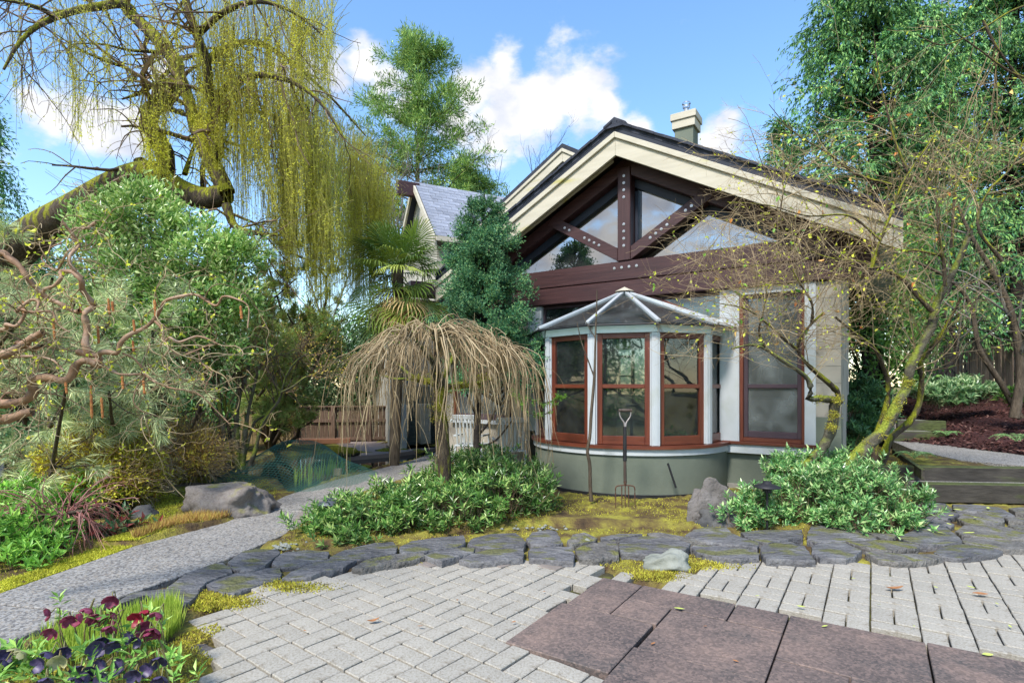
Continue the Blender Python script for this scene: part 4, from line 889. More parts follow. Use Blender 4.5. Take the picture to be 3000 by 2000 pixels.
# ---- generic leafy shrub: trunk stems, twigs and a clumped crown
def shrub(name, label, cat, base, blobs, n, ll, lw, lmat, clumps, cr, stem=True, group=None, twn=0, tw=m_twig_brown, spread=1., up=.4, shell=.55, wood=m_bark, sr=.03, flat=1., droop=0.):
    o = thing(name, label, cat, base, group)
    B = np.array(base)
    if stem:
        bl = np.array(blobs); k = max(4, min(12, len(bl)*2)); idx = rng.integers(0, len(bl), k)
        L = []
        for i in idx:
            e = bl[i, :3]+rng.normal(size=3)*bl[i, 3:]*.35; m_ = (B+e)/2+rng.normal(size=3)*.12*np.linalg.norm(e-B); L.append((np.array([B+rng.normal(size=3)*[.06, .06, 0], m_, e]), sr, sr*.3))
        a = Acc(); P, R = polytubes(a, L, 9, 6); P_, R_ = sprout(P, R, 8, (.3*bl[:, 3].mean(), 1.*bl[:, 3].mean()), ang=.8, bend=(0, 0, .2), K=6, t0=.3, rs=.5, rmin=.004); add_tubes(a, P_, R_, 4)
        fin(a, 'branches', wood, o, True)
    p, out, ci = blobs_pts(blobs, n, clumps, cr, shell, flat); D = out*.55+rv(n)*.8+np.array([0, 0, up-droop])
    a = Acc(); add_leaves(a, p, D, rng.uniform(.65, 1.25, n)*ll, rng.uniform(.7, 1.2, n)*lw, hint=np.array([0, -.15, 1.]), spread=.9)
    fin(a, 'foliage', lmat, o, kind='stuff')
    if twn:
        p, out, ci = blobs_pts(blobs, twn, clumps, cr, shell*.8, flat); d = unit(out+rv(twn)*.7); t = np.linspace(0, 1, 4)[None, :, None]
        P = p[:, None]+d[:, None]*t*ll*5+rv(twn)[:, None]*t*t*ll*1.5; a = Acc(); add_tubes(a, P, np.full((twn, 4), .0025), 3); fin(a, 'twigs', tw, o, kind='stuff')
    return o
def bl(x, y, Y, rx, ry, rd=None):                       # blob from a sighting, radii in metres
    c = at(x, y, Y); return (c[0], c[1], c[2], rx, rd or rx, ry)
mY = lambda px, Y: px/F_*Y
def BL(L, Y, dep=.8):                                   # (x,y,rxpx,rypx[,Y])
    out = []
    for l in L:
        y_ = l[4] if len(l) > 4 else Y; out.append(bl(l[0], l[1], y_, mY(l[2], y_), mY(l[3], y_), mY(l[2], y_)*dep))
    return out
# backdrop: masses of evergreens beyond the garden, each tree its own
shrub('rhododendron', 'pale green rhododendron mass behind the tall brown fence section', 'shrub', (-3.0, 15, 0), BL([(700,860,75,70),(770,880,70,60),(820,840,60,70),(740,800,60,50),(850,900,50,50),(650,880,50,60)], 14.5), 11000, .15, .045, l_rhodo, 170, .28, wood=m_darkbark)
shrub('laurel', 'darker laurel bush at the far end beside the house wing', 'shrub', (-2.2, 14.2, 0), BL([(850,820,45,60),(880,760,40,60),(800,770,50,40)], 14), 5000, .13, .05, l_dark, 80, .25, wood=m_darkbark)
shrub('arborvitae', 'dark green arborvitae low behind the mossy maple stems', 'tree', gp(440, 1020, 0), BL([(440,920,60,70),(400,900,50,60),(490,940,50,45),(380,960,40,40)], 11), 13000, .11, .03, l_cedar, 160, .18, up=-.3, wood=m_darkbark)
shrub('holly_tree', 'dark evergreen tree mass behind the grey pine', 'tree', gp(150, 990, -.2), BL([(100,820,150,130),(250,760,150,130),(60,700,120,120),(330,860,130,90),(180,930,170,60),(20,930,90,90)], 13), 16000, .17, .06, l_dark, 220, .42, wood=m_darkbark)
shrub('yew_tree', 'dark yew standing between the camellia and the bronze pine', 'tree', gp(560, 1000, -.2), BL([(520,800,120,120),(620,860,110,90),(560,700,90,80),(690,780,60,60),(460,900,80,70)], 13.5), 15000, .15, .045, l_rhodo, 200, .38, wood=m_darkbark)
# large camellia-like shrub
shrub('camellia', 'large glossy green camellia below the mossy willow limb', 'shrub', gp(420, 1090, 0),
      BL([(330,500,110,70,7.3),(250,560,90,70,7.2),(440,590,120,80,7.2),(540,600,80,60,7.4),(300,640,120,80,7.0),(430,700,110,70,7.0),(530,690,80,60,7.2),(400,780,100,60,7.0),(260,720,80,60,7.0),(300,450,60,30,7.3),(500,790,70,50,7.2),(200,500,60,50,7.3)], 7.1, .7), 30000, .085, .032, l_camel, 480, .125, wood=m_bark, sr=.035, twn=500, shell=.35)
# mossy limb bits at left + conifers at the left edge
def conifer(name, label, base, h, r, mat, n_br, n_sp, fan, ll, lw, group=None, top_taper=1., start=.1, droop=.5, up0=.25, wood=m_darkbark, gaps=.0, cat='tree', rt=None, sector=None, zmin=0, vis=None, curl=0., sp_per=5, SL=None, tuft=0):
    """trunk, whorled limbs and hanging sprays"""
    o = thing(name, label, cat, base, group); B = np.array(base, float)
    a = Acc(); add_tubes(a, np.stack([B+np.array([.05*math.sin(k), .05*math.cos(k*1.3), h*k/9]) for k in range(10)])[None], np.linspace(rt or h*.016, .02, 10)[None], 8); fin(a, 'trunk', wood, o, True)
    t = start+(1-start)*rng.random(n_br)**1.0; z = B[2]+h*t
    if zmin: k = z > zmin; t, z = t[k], z[k]
    az = rng.random(len(t))*2*np.pi
    if sector: az = sector[0]+(sector[1]-sector[0])*rng.random(len(t))
    L = r*((1-t)**top_taper*.93+.07)*rng.uniform(.65, 1.1, len(t)); K = 8; s = np.linspace(0, 1, K)
    P = np.zeros((len(t), K, 3))
    P[..., 0] = B[0]+np.cos(az)[:, None]*L[:, None]*s; P[..., 1] = B[1]+np.sin(az)[:, None]*L[:, None]*s
    P[..., 2] = z[:, None]+L[:, None]*(up0*s*1.6-droop*s*s)+.0
    P += np.cumsum(rng.normal(size=P.shape)*L[:, None, None]*.018, axis=1)
    if vis is not None: P = P[vis(P[:, -1])]
    a = Acc(); add_tubes(a, P, np.linspace(1, .2, K)[None]*(.010+.006*np.linalg.norm(P[:, -1]-P[:, 0], axis=1))[:, None], 4); fin(a, 'limbs', wood, o)
    S, SR = sprout(P, np.full(P.shape[:2], .01), n_sp, SL or (ll*1.5, ll*4.5), ang=.95, bend=(0, 0, -fan), wob=.12, K=5, t0=.12, rs=.5, rmin=.003)
    a = Acc(); q, d = along(S, sp_per, 0., 1.); n = len(q)
    if tuft: q = q+rng.normal(size=q.shape)*tuft*np.array([1, 1, .55])
    add_leaves(a, q, d*.8+rv(n)*.55+np.array([0, 0, -fan*.35]), rng.uniform(.6, 1.25, n)*ll, rng.uniform(.7, 1.2, n)*lw, hint=np.array([0, 0, 1.]), spread=.7, curl=curl)
    fin(a, 'sprays', mat, o, kind='stuff'); return o
conifer('hemlock_tree', 'dark hemlock reaching in from the left edge behind the willow', at(-60, 1000, 13), 8.3, 2.5, l_cedar, 130, 26, .6, .10, .03, start=.12, SL=(.2, .6), sp_per=9)
conifer('hemlock_tree', 'shorter hemlock just right of the one at the left edge', at(75, 1000, 14.5), 5.6, 1.6, l_cedar, 90, 22, .6, .10, .03, start=.15, SL=(.2, .6), sp_per=9)
conifer('white_pine', 'tall white pine towering behind the house wing', at(960, 900, 30), 18.8, 8.2, l_farpine, 100, 22, -.1, .26, .05, start=.34, droop=.12, up0=.26, top_taper=.7, wood=m_bark, sp_per=24, rt=.28, SL=(.3, .9), tuft=.13)
conifer('cypress_tree', 'low evergreen behind the wing roof below the white pine', at(1085, 800, 32), 10.3, 4.0, l_farpine, 60, 18, .1, .26, .05, start=.45, droop=.3, top_taper=.55, wood=m_bark, sp_per=20, SL=(.3, .8), tuft=.15)
# big cedars at top right
L_ = np.array([0, 0, 0])
conifer('western_red_cedar', 'large cedar rising behind the house with its top out of frame', at(2010, 950, 14.5), 13.0, 3.9, l_cedar, 280, 40, .95, .125, .042, start=.14, droop=.42, up0=.2, top_taper=.55, curl=.1, rt=.2, SL=(.25, .75), sp_per=11)
conifer('western_red_cedar', 'brighter cedar in the top right corner above the fence', at(2330, 950, 15.5), 14.6, 4.1, l_cedar, 240, 40, .95, .12, .040, start=.26, droop=.42, up0=.2, top_taper=.5, curl=.1, rt=.2, SL=(.22, .65), sp_per=11)
conifer('western_red_cedar', 'small pointed cedar beside the right roof slope', at(1800, 900, 17), 8.4, 1.5, l_cedar, 90, 26, .7, .14, .04, start=.3, droop=.4, top_taper=.8, rt=.1)
conifer('western_red_cedar', 'dark green cedar behind the right hand fence', at(2170, 950, 18), 12, 3.2, l_dark, 120, 34, .7, .18, .06, start=.1, droop=.42, top_taper=.4, rt=.22)  # this cedar and the next use the dark evergreen leaf colour
conifer('western_red_cedar', 'deep green cedar far right behind the fence', at(2420, 950, 16), 12, 3.0, l_dark, 120, 30, .7, .18, .06, start=.1, droop=.42, top_taper=.4, rt=.22)
# bare trees beyond
def baretree(name, label, base, h, n, spread, mat, r=.05, group=None, sub=6, lean=0., K=8):
    o = thing(name, label, 'tree', base, group); B = np.array(base, float)
    L = [(np.array([B, B+np.array([rng.normal()*.1*h*spread, rng.normal()*.05*h, h*.45]), B+np.array([rng.normal()*h*spread*.5+lean*h, rng.normal()*.1*h, h*rng.uniform(.8, 1.)])]), r, r*.2) for k in range(n)]
    a = Acc(); P, R = polytubes(a, L, 12, 5); P1, R1 = sprout(P, R, sub, (h*.15, h*.35), ang=.5, bend=(0, 0, .5), K=K, t0=.2, rs=.45, rmin=.008); add_tubes(a, P1, R1, 4)
    P2, R2 = sprout(P1, R1, sub, (h*.06, h*.16), ang=.6, bend=(0, 0, .3), K=5, t0=.2, rs=.5, rmin=.006); add_tubes(a, P2, R2, 3); fin(a, 'branches', mat, o); return o
baretree('bare_tree', 'pinkish bare shrubby tree in front of the white pine', at(905, 700, 22), 6.2, 5, .3, m_twig_grey, .05, sub=8)
baretree('bare_tree', 'thin dark bare tree just left of the upper gable', at(1140, 620, 34), 7.4, 3, .25, m_darkbark, .05, sub=6)
baretree('bare_tree', 'pair of bare trees peeping over the upper gable roof', at(1235, 560, 34), 6.8, 3, .35, m_darkbark, .05, sub=6)
baretree('birch_tree', 'pale leafless birch seen under the willow curtain', at(745, 980, 16), 5.4, 3, .22, m_twig_grey, .06, sub=9)

# ---- grey long-needled pine behind the hazel
def needles(acc, P, per, ln, w_, t0=.25, ahead=.75, t1=1., grav=0.):
    q, d = along(P, per, t0, t1); n = len(q); D = unit(d*ahead+rv(n)*.75)+np.array([0, 0, -grav]); add_leaves(acc, q, D, rng.uniform(.7, 1.1, n)*ln, w_, fold=.1)
def pine(name, label, base, targets, mat, ln, w_, per, sub, Lsub, wood=m_bark, r=.05, grav=0., nred=0, t0=.35):
    o = thing(name, label, 'tree', base); B = np.array(base, float); T = [np.array(t) for t in targets]
    L = [(np.array([B, (B+t)/2+rng.normal(size=3)*.12*np.linalg.norm(t-B)+np.array([0, 0, .1]), t]), r, r*.25) for t in T]
    a = Acc(); P, R = polytubes(a, L, 12, 7); P1, R1 = sprout(P, R, sub, Lsub, ang=.9, bend=(0, 0, .3), K=7, t0=t0, rs=.45, rmin=.004); add_tubes(a, P1, R1, 4)
    P2, R2 = sprout(P1, R1, 3, (Lsub[0]*.35, Lsub[1]*.5), ang=.7, bend=(0, 0, .4), K=5, t0=.3, rs=.6, rmin=.003); add_tubes(a, P2, R2, 3); fin(a, 'branches', wood, o, True)
    a = Acc(); needles(a, P2, per, ln, w_, grav=grav); fin(a, 'needles', mat, o, kind='stuff'); return o, P2
pine('blue_pine', 'grey green pine with long drooping needles behind the hazel', gp(90, 1060, 0), P3([(20,560,5.6),(120,640,5.5),(60,700,5.),(170,700,5.2),(250,740,5.4),(120,790,4.8),(210,830,5.),(300,800,5.4),(60,860,4.7),(150,900,4.8),(250,900,5.2),(330,870,5.6),(0,640,5.2),(350,760,5.8)]), l_pine, .17, .0065, 80, 15, (.2, .6), grav=.5)
pine('red_pine', 'bronze tinged pine with dark tufts beside the willow curtain', gp(620, 1035, 0), P3([(640,560,9),(620,620,9),(680,640,9),(600,690,8.8),(660,720,8.8),(720,700,9),(760,760,9),(700,790,8.8),(640,780,8.6),(780,800,9),(600,760,8.8),(640,850,8.6)]), l_redpine, .13, .010, 85, 17, (.2, .55), wood=m_bark, r=.045)

# ---- contorted hazel close on the left
HZ = thing('contorted_hazel', 'contorted hazel with twisted brown branches at the left edge', 'tree', gp(-330, 1420, 0))
hzp = lambda L, Y=3.1: P3([(x/2.857, 509.6+y/2.857) for x, y in L], Y)
hl = [([(-500,1900),(-350,1500),(-150,1330),(0,1290),(60,1262),(112,1250)], .035, .024),
 ([(-150,1330),(-60,1230),(0,1195),(100,1190),(190,1168),(235,1110),(238,1050),(290,1028),(400,1025),(490,1042),(530,1010),(560,940),(620,912),(690,945),(700,920),(670,885),(610,872),(545,855)], .028, .017),
 ([(590,860),(572,800),(560,700),(555,600),(575,540),(545,450),(565,395),(520,350),(480,330),(400,325),(432,370),(390,425),(300,440),(280,470)], .019, .007),
 ([(670,885),(700,860),(740,857),(800,862),(818,800),(870,745),(940,700),(1000,640),(1050,570),(1100,520),(1200,490),(1290,480),(1420,552),(1480,495),(1570,512),(1640,560),(1642,700)], .014, .003),
 ([(-200,300),(0,205),(60,240),(120,290),(160,360),(200,440),(240,490),(310,520),(390,572),(465,570)], .02, .012),
 ([(-150,900),(0,862),(60,810),(120,760),(192,715)], .026, .018), ([(110,795),(200,830),(285,818)], .016, .011),
 ([(620,0),(560,40),(490,48),(478,100),(530,140),(520,180),(470,188),(440,240),(340,312),(250,240),(275,200),(335,195),(345,175),(420,140)], .008, .004),
 ([(395,-10),(430,60),(462,130),(460,220),(490,290),(545,370)], .007, .009),
 ([(1000,640),(1060,700),(1085,790),(1130,760),(1200,790),(1300,750),(1420,800),(1370,800),(1290,860),(1240,880),(1160,830)], .008, .003),
 ([(-50,880),(100,880),(200,880),(300,905),(370,960),(430,985)], .01, .004), ([(-20,720),(60,700),(100,680),(180,690),(210,600),(240,590),(330,610),(400,600),(440,680),(510,730)], .011, .004),
 ([(700,960),(800,1000),(900,1000),(960,1040),(1100,1090),(1200,1110),(1300,1150),(1400,1270),(1470,1340)], .007, .0025),
 ([(800,862),(850,900),(900,1000),(850,1080),(840,1180),(880,1240),(960,1270),(1060,1300)], .006, .002), ([(150,600),(220,520),(290,530),(330,600)], .01, .005),
 ([(1340,860),(1350,930),(1420,980),(1380,1100),(1440,1180)], .004, .002), ([(0,1170),(60,1120),(160,1130),(270,1120),(420,1150),(560,1250)], .006, .002)]
HL = []
for k, (pts, r0, r1) in enumerate(hl):
    p = hzp(pts, 3.05+.12*math.sin(k*2.1)); p[:, 1] += np.cumsum(rng.normal(size=len(p))*.025); HL.append((p, r0, r1))
a = Acc(); HP, HR = polytubes(Acc(), HL, 60, 8)
HR = HR*(1+.10*np.sin(np.linspace(0, 40, 60))[None]+.06*rng.normal(size=HR.shape))
for k in range(len(HL)):
    a = Acc(); add_tubes(a, HP[k:k+1], HR[k:k+1], 9); fin(a, 'branch', m_hazelbark, HZ, True)
def wiggle(P0, n, L, K, turn, r, t0=0.1):
    M_ = n*len(P0); idx = np.repeat(np.arange(len(P0)), n); i = rng.integers(int(t0*P0.shape[1]), P0.shape[1]-1, M_); p = P0[idx, i].copy(); d = rv(M_); out = [p]; curv = rv(M_)
    for k in range(K-1):
        if k % 3 == 0: curv = rv(M_)
        d = unit(d+curv*turn+np.array([.04, 0, .02])); p = p+d*(L/(K-1))*rng.uniform(.8, 1.2, (M_, 1)); out.append(p)
    return np.stack(out, 1), r*np.linspace(1, .4, K)[None].repeat(M_, 0)
T1, TR1 = wiggle(HP, 7, .62, 22, .55, .0032); T2, TR2 = wiggle(T1, 2, .28, 12, .7, .0022, .2)
a = Acc(); add_tubes(a, T1, TR1, 5); add_tubes(a, T2, TR2, 3); fin(a, 'twigs', m_twig_tan, HZ, True, kind='stuff')
m_catkin = M('catkin', [(.24, .07, .025), (.42, .16, .05), (.5, .3, .1)], scale=60, rough=.8, bump=.8, bscale=200, dist=.004)
for (x, y0, y1) in [(350,640,775),(1013,510,625),(710,500,605),(525,530,600),(875,640,720),(640,680,800),(800,1010,1100),(940,1040,1130),(430,1050,1130),(595,1070,1290),(665,1150,1290),(1578,550,640),(870,780,850),(150,520,600),(735,520,590)]:
    p = hzp([(x, y0), (x+4, (y0+y1)/2), (x+8, y1)], 3.0); a = Acc(); K = 14
    add_tubes(a, resample(p, K)[None], (np.array([.002]+[.0062]*(K-2)+[.002])*(1+.12*rng.normal(size=K)))[None], 6); fin(a, 'catkin', m_catkin, HZ)
q, d = along(T1, 1.8); q2, d2 = along(T2, .8); q = np.vstack([q, q2]); n = len(q); a = Acc()
for k in range(2): add_leaves(a, q, rv(n)+np.array([0, 0, .3]), rng.uniform(.012, .03, n), rng.uniform(.01, .02, n))
fin(a, 'young_leaves', l_yg, HZ, kind='stuff')

# ---- mossy multi-stemmed maple in the middle left
MP = thing('mossy_maple', 'multi stemmed maple with bright mossy stems by the pond', 'tree', gp(560, 1078, 0))
zm = lambda L, Y=7.6: P3([(x/2.857, 509.6+y/2.857) for x, y in L], Y)
ml = [([(1560,1620),(1560,1500),(1550,1350),(1560,1200),(1590,1080),(1620,1000),(1640,880),(1620,760)], .045, .012), ([(1590,1620),(1600,1450),(1620,1300),(1650,1150),(1680,1030),(1700,960),(1740,900),(1800,850)], .04, .01),
 ([(1640,1600),(1680,1480),(1710,1350),(1760,1260),(1830,1170),(1860,1060),(1890,980),(1960,900),(2060,840)], .032, .008), ([(1600,1560),(1640,1400),(1680,1300),(1780,1240),(1840,1120),(1800,1060),(1790,980)], .028, .01),
 ([(1500,1620),(1480,1480),(1460,1330),(1440,1230),(1430,1120),(1400,1040),(1420,960)], .045, .012), ([(1540,1600),(1510,1420),(1490,1280),(1470,1180),(1490,1080),(1470,980),(1440,900)], .03, .01),
 ([(1840,1120),(1920,1080),(2000,1020),(2100,980),(2180,930)], .014, .004), ([(1640,1000),(1700,960),(1760,900),(1850,870),(1960,860)], .014, .004), ([(1550,1300),(1500,1200),(1560,1100),(1540,1000),(1560,900)], .022, .006)]
MPp, MR = polytubes(Acc(), [(zm(p, 7.6+.1*math.sin(k*3)), a_, b_) for k, (p, a_, b_) in enumerate(ml)], 22, 7)
MR = MR*(1+.12*rng.normal(size=MR.shape))
for k in range(len(ml)): a = Acc(); add_tubes(a, MPp[k:k+1], MR[k:k+1], 8); fin(a, 'stem', m_barkmoss2, MP, True)
Q1, QR1 = sprout(MPp, MR, 10, (.25, .7), ang=.7, bend=(.05, 0, .5), K=7, t0=.45, rs=.4, rmin=.004); Q2, QR2 = sprout(Q1, QR1, 6, (.15, .4), ang=.7, bend=(0, 0, .1), K=5, rs=.5, rmin=.0022)
a = Acc(); add_tubes(a, Q1, QR1, 4); add_tubes(a, Q2, QR2, 3); fin(a, 'twigs', m_twig_brown, MP, kind='stuff')
q, d = along(Q2, 3); a = Acc(); add_leaves(a, q, rv(len(q)), .03, .015); fin(a, 'leaf_buds', l_heath, MP, kind='stuff')

# ---- windmill palm
PY = 9.4
PM = thing('windmill_palm', 'windmill palm with fan leaves and dry skirt beside the wing', 'palm', at(912, 1050, PY))
pc = np.array(at(918, 615, PY)); a = Acc(); add_tubes(a, np.array([[at(905, 1072, PY), at(914, 800, PY), at(915, 610, PY)]]), np.array([[.09, .10, .085]]), 10); fin(a, 'trunk', m_bark, PM, True)
def fan(center, dirv, R, n, mat, arc=2.3, droop=.3, pet=.4):
    d = np.array(dirv, float); d /= np.linalg.norm(d); hub = center+d*pet+np.array([0, 0, -.05*droop]); side = np.cross(d, [0, 0, 1.]); side /= max(np.linalg.norm(side), .01); upv = np.cross(side, d)
    a = Acc(); add_tubes(a, np.array([[center, center+d*pet*.5+np.array([0, 0, .02]), hub]]), np.array([[.012, .009, .007]]), 4)
    th = np.linspace(-arc/1.0, arc/1.0, n)+rng.normal(size=n)*.03; V = []; F = []
    for t in th:
        dd = d*math.cos(t*.75)+side*math.sin(t*.75)+upv*.15*math.cos(t); dd /= np.linalg.norm(dd); l = R*(1-.12*abs(t)/arc)*random.uniform(.9, 1.05); w_ = .024
        s_ = np.cross(dd, upv); s_ /= max(np.linalg.norm(s_), .01); p0 = hub; p1 = hub+dd*l*.55+upv*.015; p2 = hub+dd*l*.85-np.array([0, 0, droop*.035*l/.5]); p3 = hub+dd*l-np.array([0, 0, droop*.11*l/.5]); b_ = len(V)
        V += [p0, p1+s_*w_/2-upv*.006, p1, p1-s_*w_/2-upv*.006, p2+s_*w_*.35, p2-s_*w_*.35, p3]; F += [[b_, b_+1, b_+2], [b_, b_+2, b_+3], [b_+1, b_+4, b_+5, b_+2], [b_+2, b_+5, b_+3], [b_+4, b_+6, b_+5]]
    a.add(V, F); fin(a, 'fan_leaf', mat, PM)
random.seed(8)
for k in range(24):
    t = k*2.399; el = 1.15-1.35*(k/24); fan(pc+np.array([0, 0, .02]), (math.cos(t)*math.cos(el), math.sin(t)*math.cos(el), math.sin(el)), random.uniform(.46, .58), 28, l_palm, droop=.5+1.2*(k/26), pet=random.uniform(.26, .55))
for k in range(22):
    t = k*2.399+1; el = -.35-.9*(k/22); fan(pc+np.array([0, 0, -.12-.02*k]), (math.cos(t)*math.cos(el), math.sin(t)*math.cos(el), math.sin(el)), random.uniform(.5, .65), 22, l_palmd if k > 5 else l_palm, droop=1.3, pet=random.uniform(.15, .4))
for (x, y, rot) in [(850,690,0),(890,680,1),(960,640,2),(845,640,3),(975,680,4),(920,700,5),(870,720,6)]:
    c = np.array(at(x, y, PY-.25)); fan(c, (math.cos(rot*1.3)*.4, -.3, -.8), .62, 26, l_palm, droop=.8, pet=.08)

# ---- dwarf spruce
SP = thing('dwarf_spruce', 'bushy blue green spruce in front of the gable', 'tree', at(1092, 1045, 7.7))
a = Acc(); SPB = np.array(at(1095, 1045, 7.7)); SPT = np.array(at(1112, 445, 7.7))
tp = resample(np.array([SPB, at(1098, 900, 7.7), at(1105, 700, 7.7), SPT]), 14)[None]; add_tubes(a, tp, np.linspace(.055, .012, 14)[None], 8)
for (p) in ([(1098,1000),(1130,960),(1150,900)], [(1096,960),(1070,900),(1050,860)], [(1095,1030),(1140,1010),(1180,960)]):
    add_tubes(a, resample(P3(p, 7.7), 8)[None], np.linspace(.02, .008, 8)[None], 5)
fin(a, 'trunk', m_darkbark, SP, True)
prof = [(445,8),(480,44),(520,62),(560,88),(600,105),(640,112),(680,128),(720,140),(760,136),(800,142),(840,140),(875,118)]
n = 300; yy = 445+(880-445)*rng.random(n)**.8; yy = np.where(rng.random(n) < .85, np.round((yy-445)/29)*29+448+rng.normal(size=n)*3, yy); hw = np.interp(yy, [p[0] for p in prof], [p[1] for p in prof]); az = rng.random(n)*2*np.pi
cxp = np.interp(yy, [445, 600, 700, 780, 880], [1110, 1112, 1115, 1130, 1150]); rr = hw/F_*7.7*rng.uniform(.35, 1.02, n)
tipx = (cxp-CX_)/F_*7.7+np.cos(az)*rr; tipy = 7.7+np.sin(az)*rr; tipz = H+(YH_-yy)/F_*7.7
axis = np.stack([(cxp-CX_)/F_*7.7, np.full(n, 7.7), tipz-.12-.25*rr], 1); tip = np.stack([tipx, tipy, tipz], 1); s = np.linspace(0, 1, 6)[None, :, None]
P = axis[:, None]*(1-s)+tip[:, None]*s; P[..., 2] += (.05*np.sin(np.linspace(0, np.pi, 6)))[None]
a = Acc(); add_tubes(a, P, np.linspace(.01, .004, 6)[None].repeat(n, 0), 4); fin(a, 'limbs', m_darkbark, SP)
S1, SR1 = sprout(P, np.full((n, 6), .004), 34, (.06, .16), ang=1.0, bend=(0, 0, .5), K=4, t0=.55, rs=.6, rmin=.002)
a = Acc(); q, d = along(S1, 11, .0, 1.); m_ = len(q); add_leaves(a, q, d*.6+rv(m_)*.8+np.array([0, 0, .25]), rng.uniform(.028, .046, m_), .0095, fold=.1); 
add_leaves(a, S1[:, -1].repeat(6, 0), (unit(S1[:, -1]-S1[:, -2])).repeat(6, 0)+rv(len(S1)*6)*.6, .035, .008); fin(a, 'needles', l_spruce, SP, kind='stuff')
# one long lower branch reaching across the bay window
Pb = resample(P3([(1180,905,7.2),(1240,925,6.9),(1285,915,6.6),(1300,908,6.5)]), 8)[None]; Pc = resample(P3([(1160,880,7.3),(1220,950,7.),(1260,948,6.8)]), 8)[None]; Pb = np.vstack([Pb, Pc])
S1, _ = sprout(Pb, np.full((2, 8), .005), 34, (.05, .12), ang=.7, K=4, t0=.1); a = Acc(); add_tubes(a, Pb, np.full((2, 8), .006), 4); fin(a, 'lower_branch', m_darkbark, SP)
a = Acc(); q, d = along(S1, 22, 0, 1); add_leaves(a, q, d*.6+rv(len(q))*.8, .03, .0075); fin(a, 'lower_needles', leafmat('fresh spruce needle', [(.06, .16, .03), (.14, .30, .05)]), SP, kind='stuff')

# ---- weeping tree
WY = 5.75
WT = thing('weeping_cherry', 'leafless tan weeping tree with an umbrella of bare shoots', 'tree', gp(1020, 1160, 0))
tk = resample(P3([(1022,1165,WY),(1020,1060,WY),(1016,990,WY),(1012,930,WY),(1018,885,WY)]), 16)[None]; a = Acc(); add_tubes(a, tk, (np.linspace(.078, .062, 16)*(1+.06*rng.normal(size=16)))[None], 12); fin(a, 'trunk', m_barkmoss, WT, True)
arms = [([(1018,890),(985,875),(950,868),(915,840),(880,815)], .04, .014), ([(1018,890),(1050,885),(1085,885),(1105,868),(1130,835)], .04, .014), ([(1018,890),(1010,850),(985,810),(960,775)], .035, .012), ([(1018,890),(1030,840),(1050,790),(1060,760)], .035, .012),
        ([(1085,885),(1130,870),(1165,850),(1190,840)], .025, .01), ([(1018,885),(1000,860),(1015,820),(1010,770)], .03, .01), ([(950,868),(900,870),(860,860)], .02, .008)]
AR = []
for k, (p, r0, r1) in enumerate(arms):
    q = P3(p, WY); q[:, 1] += np.linspace(0, 1, len(q))*(.5*math.sin(k*2.2)); AR.append((q, r0, r1))
AP, ARR = polytubes(Acc(), AR, 14, 8)
for k in range(len(arms)): a = Acc(); add_tubes(a, AP[k:k+1], ARR[k:k+1]*(1+.12*rng.normal(size=14)), 8); fin(a, 'arm', m_barkmoss2, WT, True)
def weeps(n, K=18):
    # from the knuckles up to the dome, over, then straight down
    out = []
    for q in range(n):
        az = random.random()*6.283; Rm = 1.06 if math.cos(az) < 0 else 1.0; R_ = Rm*random.random()**.45; k = random.randrange(len(AP))
        ax_ = np.array([(1022-CX_)/F_*WY+math.cos(az)*R_*.93, WY+math.sin(az)*R_*.8, 1.99-.40*(R_/Rm)**2.2+random.gauss(0, .035)])
        cand = AP[:, 5:14].reshape(-1, 3); dd = np.linalg.norm((cand-ax_)[:, :2], axis=1)+rng.random(len(cand))*.35; p0 = cand[dd.argmin()]
        d = ax_-p0; d[2] = 0; L_ = max(np.linalg.norm(d), .05); d /= L_
        if R_ > .3: d = .5*d+.5*np.array([math.cos(az), math.sin(az), 0])
        drop = random.uniform(.25, .62)+.45*(R_/Rm); drop *= random.choice([.5, .8, 1, 1, 1.1])
        mid = p0*.45+ax_*.55+np.array([0, 0, .10+.1*L_]); s_ = random.uniform(.05, .16)
        P = [p0, mid, ax_, ax_+d*s_-np.array([0, 0, .07]), ax_+d*s_*1.7-np.array([0, 0, .28*drop+.05])+np.append(rng.normal(size=2)*.02, 0), ax_+d*s_*2.1-np.array([0, 0, drop])+np.append(rng.normal(size=2)*.05, 0)]
        out.append(resample(np.array(P), K))
    return np.stack(out)+np.cumsum(rng.normal(size=(n, K, 3))*.0045, axis=1)
random.seed(21)
WP = weeps(250); WR = rng.uniform(.0035, .0060, 250)[:, None]*np.linspace(1.3, .45, 18)[None]
WS, WSR = sprout(WP, WR, 4, (.10, .40), ang=.5, bend=(0, 0, -1.6), wob=.08, K=7, t0=.2, rs=.7, rmin=.0022)
WZ = WP[..., 2].min(1) > .45; a = Acc(); add_tubes(a, WP, WR, 5); add_tubes(a, WS, WSR, 3)
fin(a, 'shoots', m_twig_tan, WT, kind='stuff')
a = Acc()
for (x, y, r) in [(985,876,.05),(1060,886,.06),(1090,884,.05),(1004,862,.06),(955,868,.05),(1110,866,.05),(1010,935,.07),(1012,960,.07),(1020,900,.07)]:
    c = np.array(at(x, y, WY-.04)); n = 350; add_leaves(a, c+rng.normal(size=(n, 3))*r*np.array([1.2, .8, .6])*.6, rv(n)+np.array([0, 0, .4]), .02, .008)
fin(a, 'moss_tufts', m_moss, WT, kind='stuff')

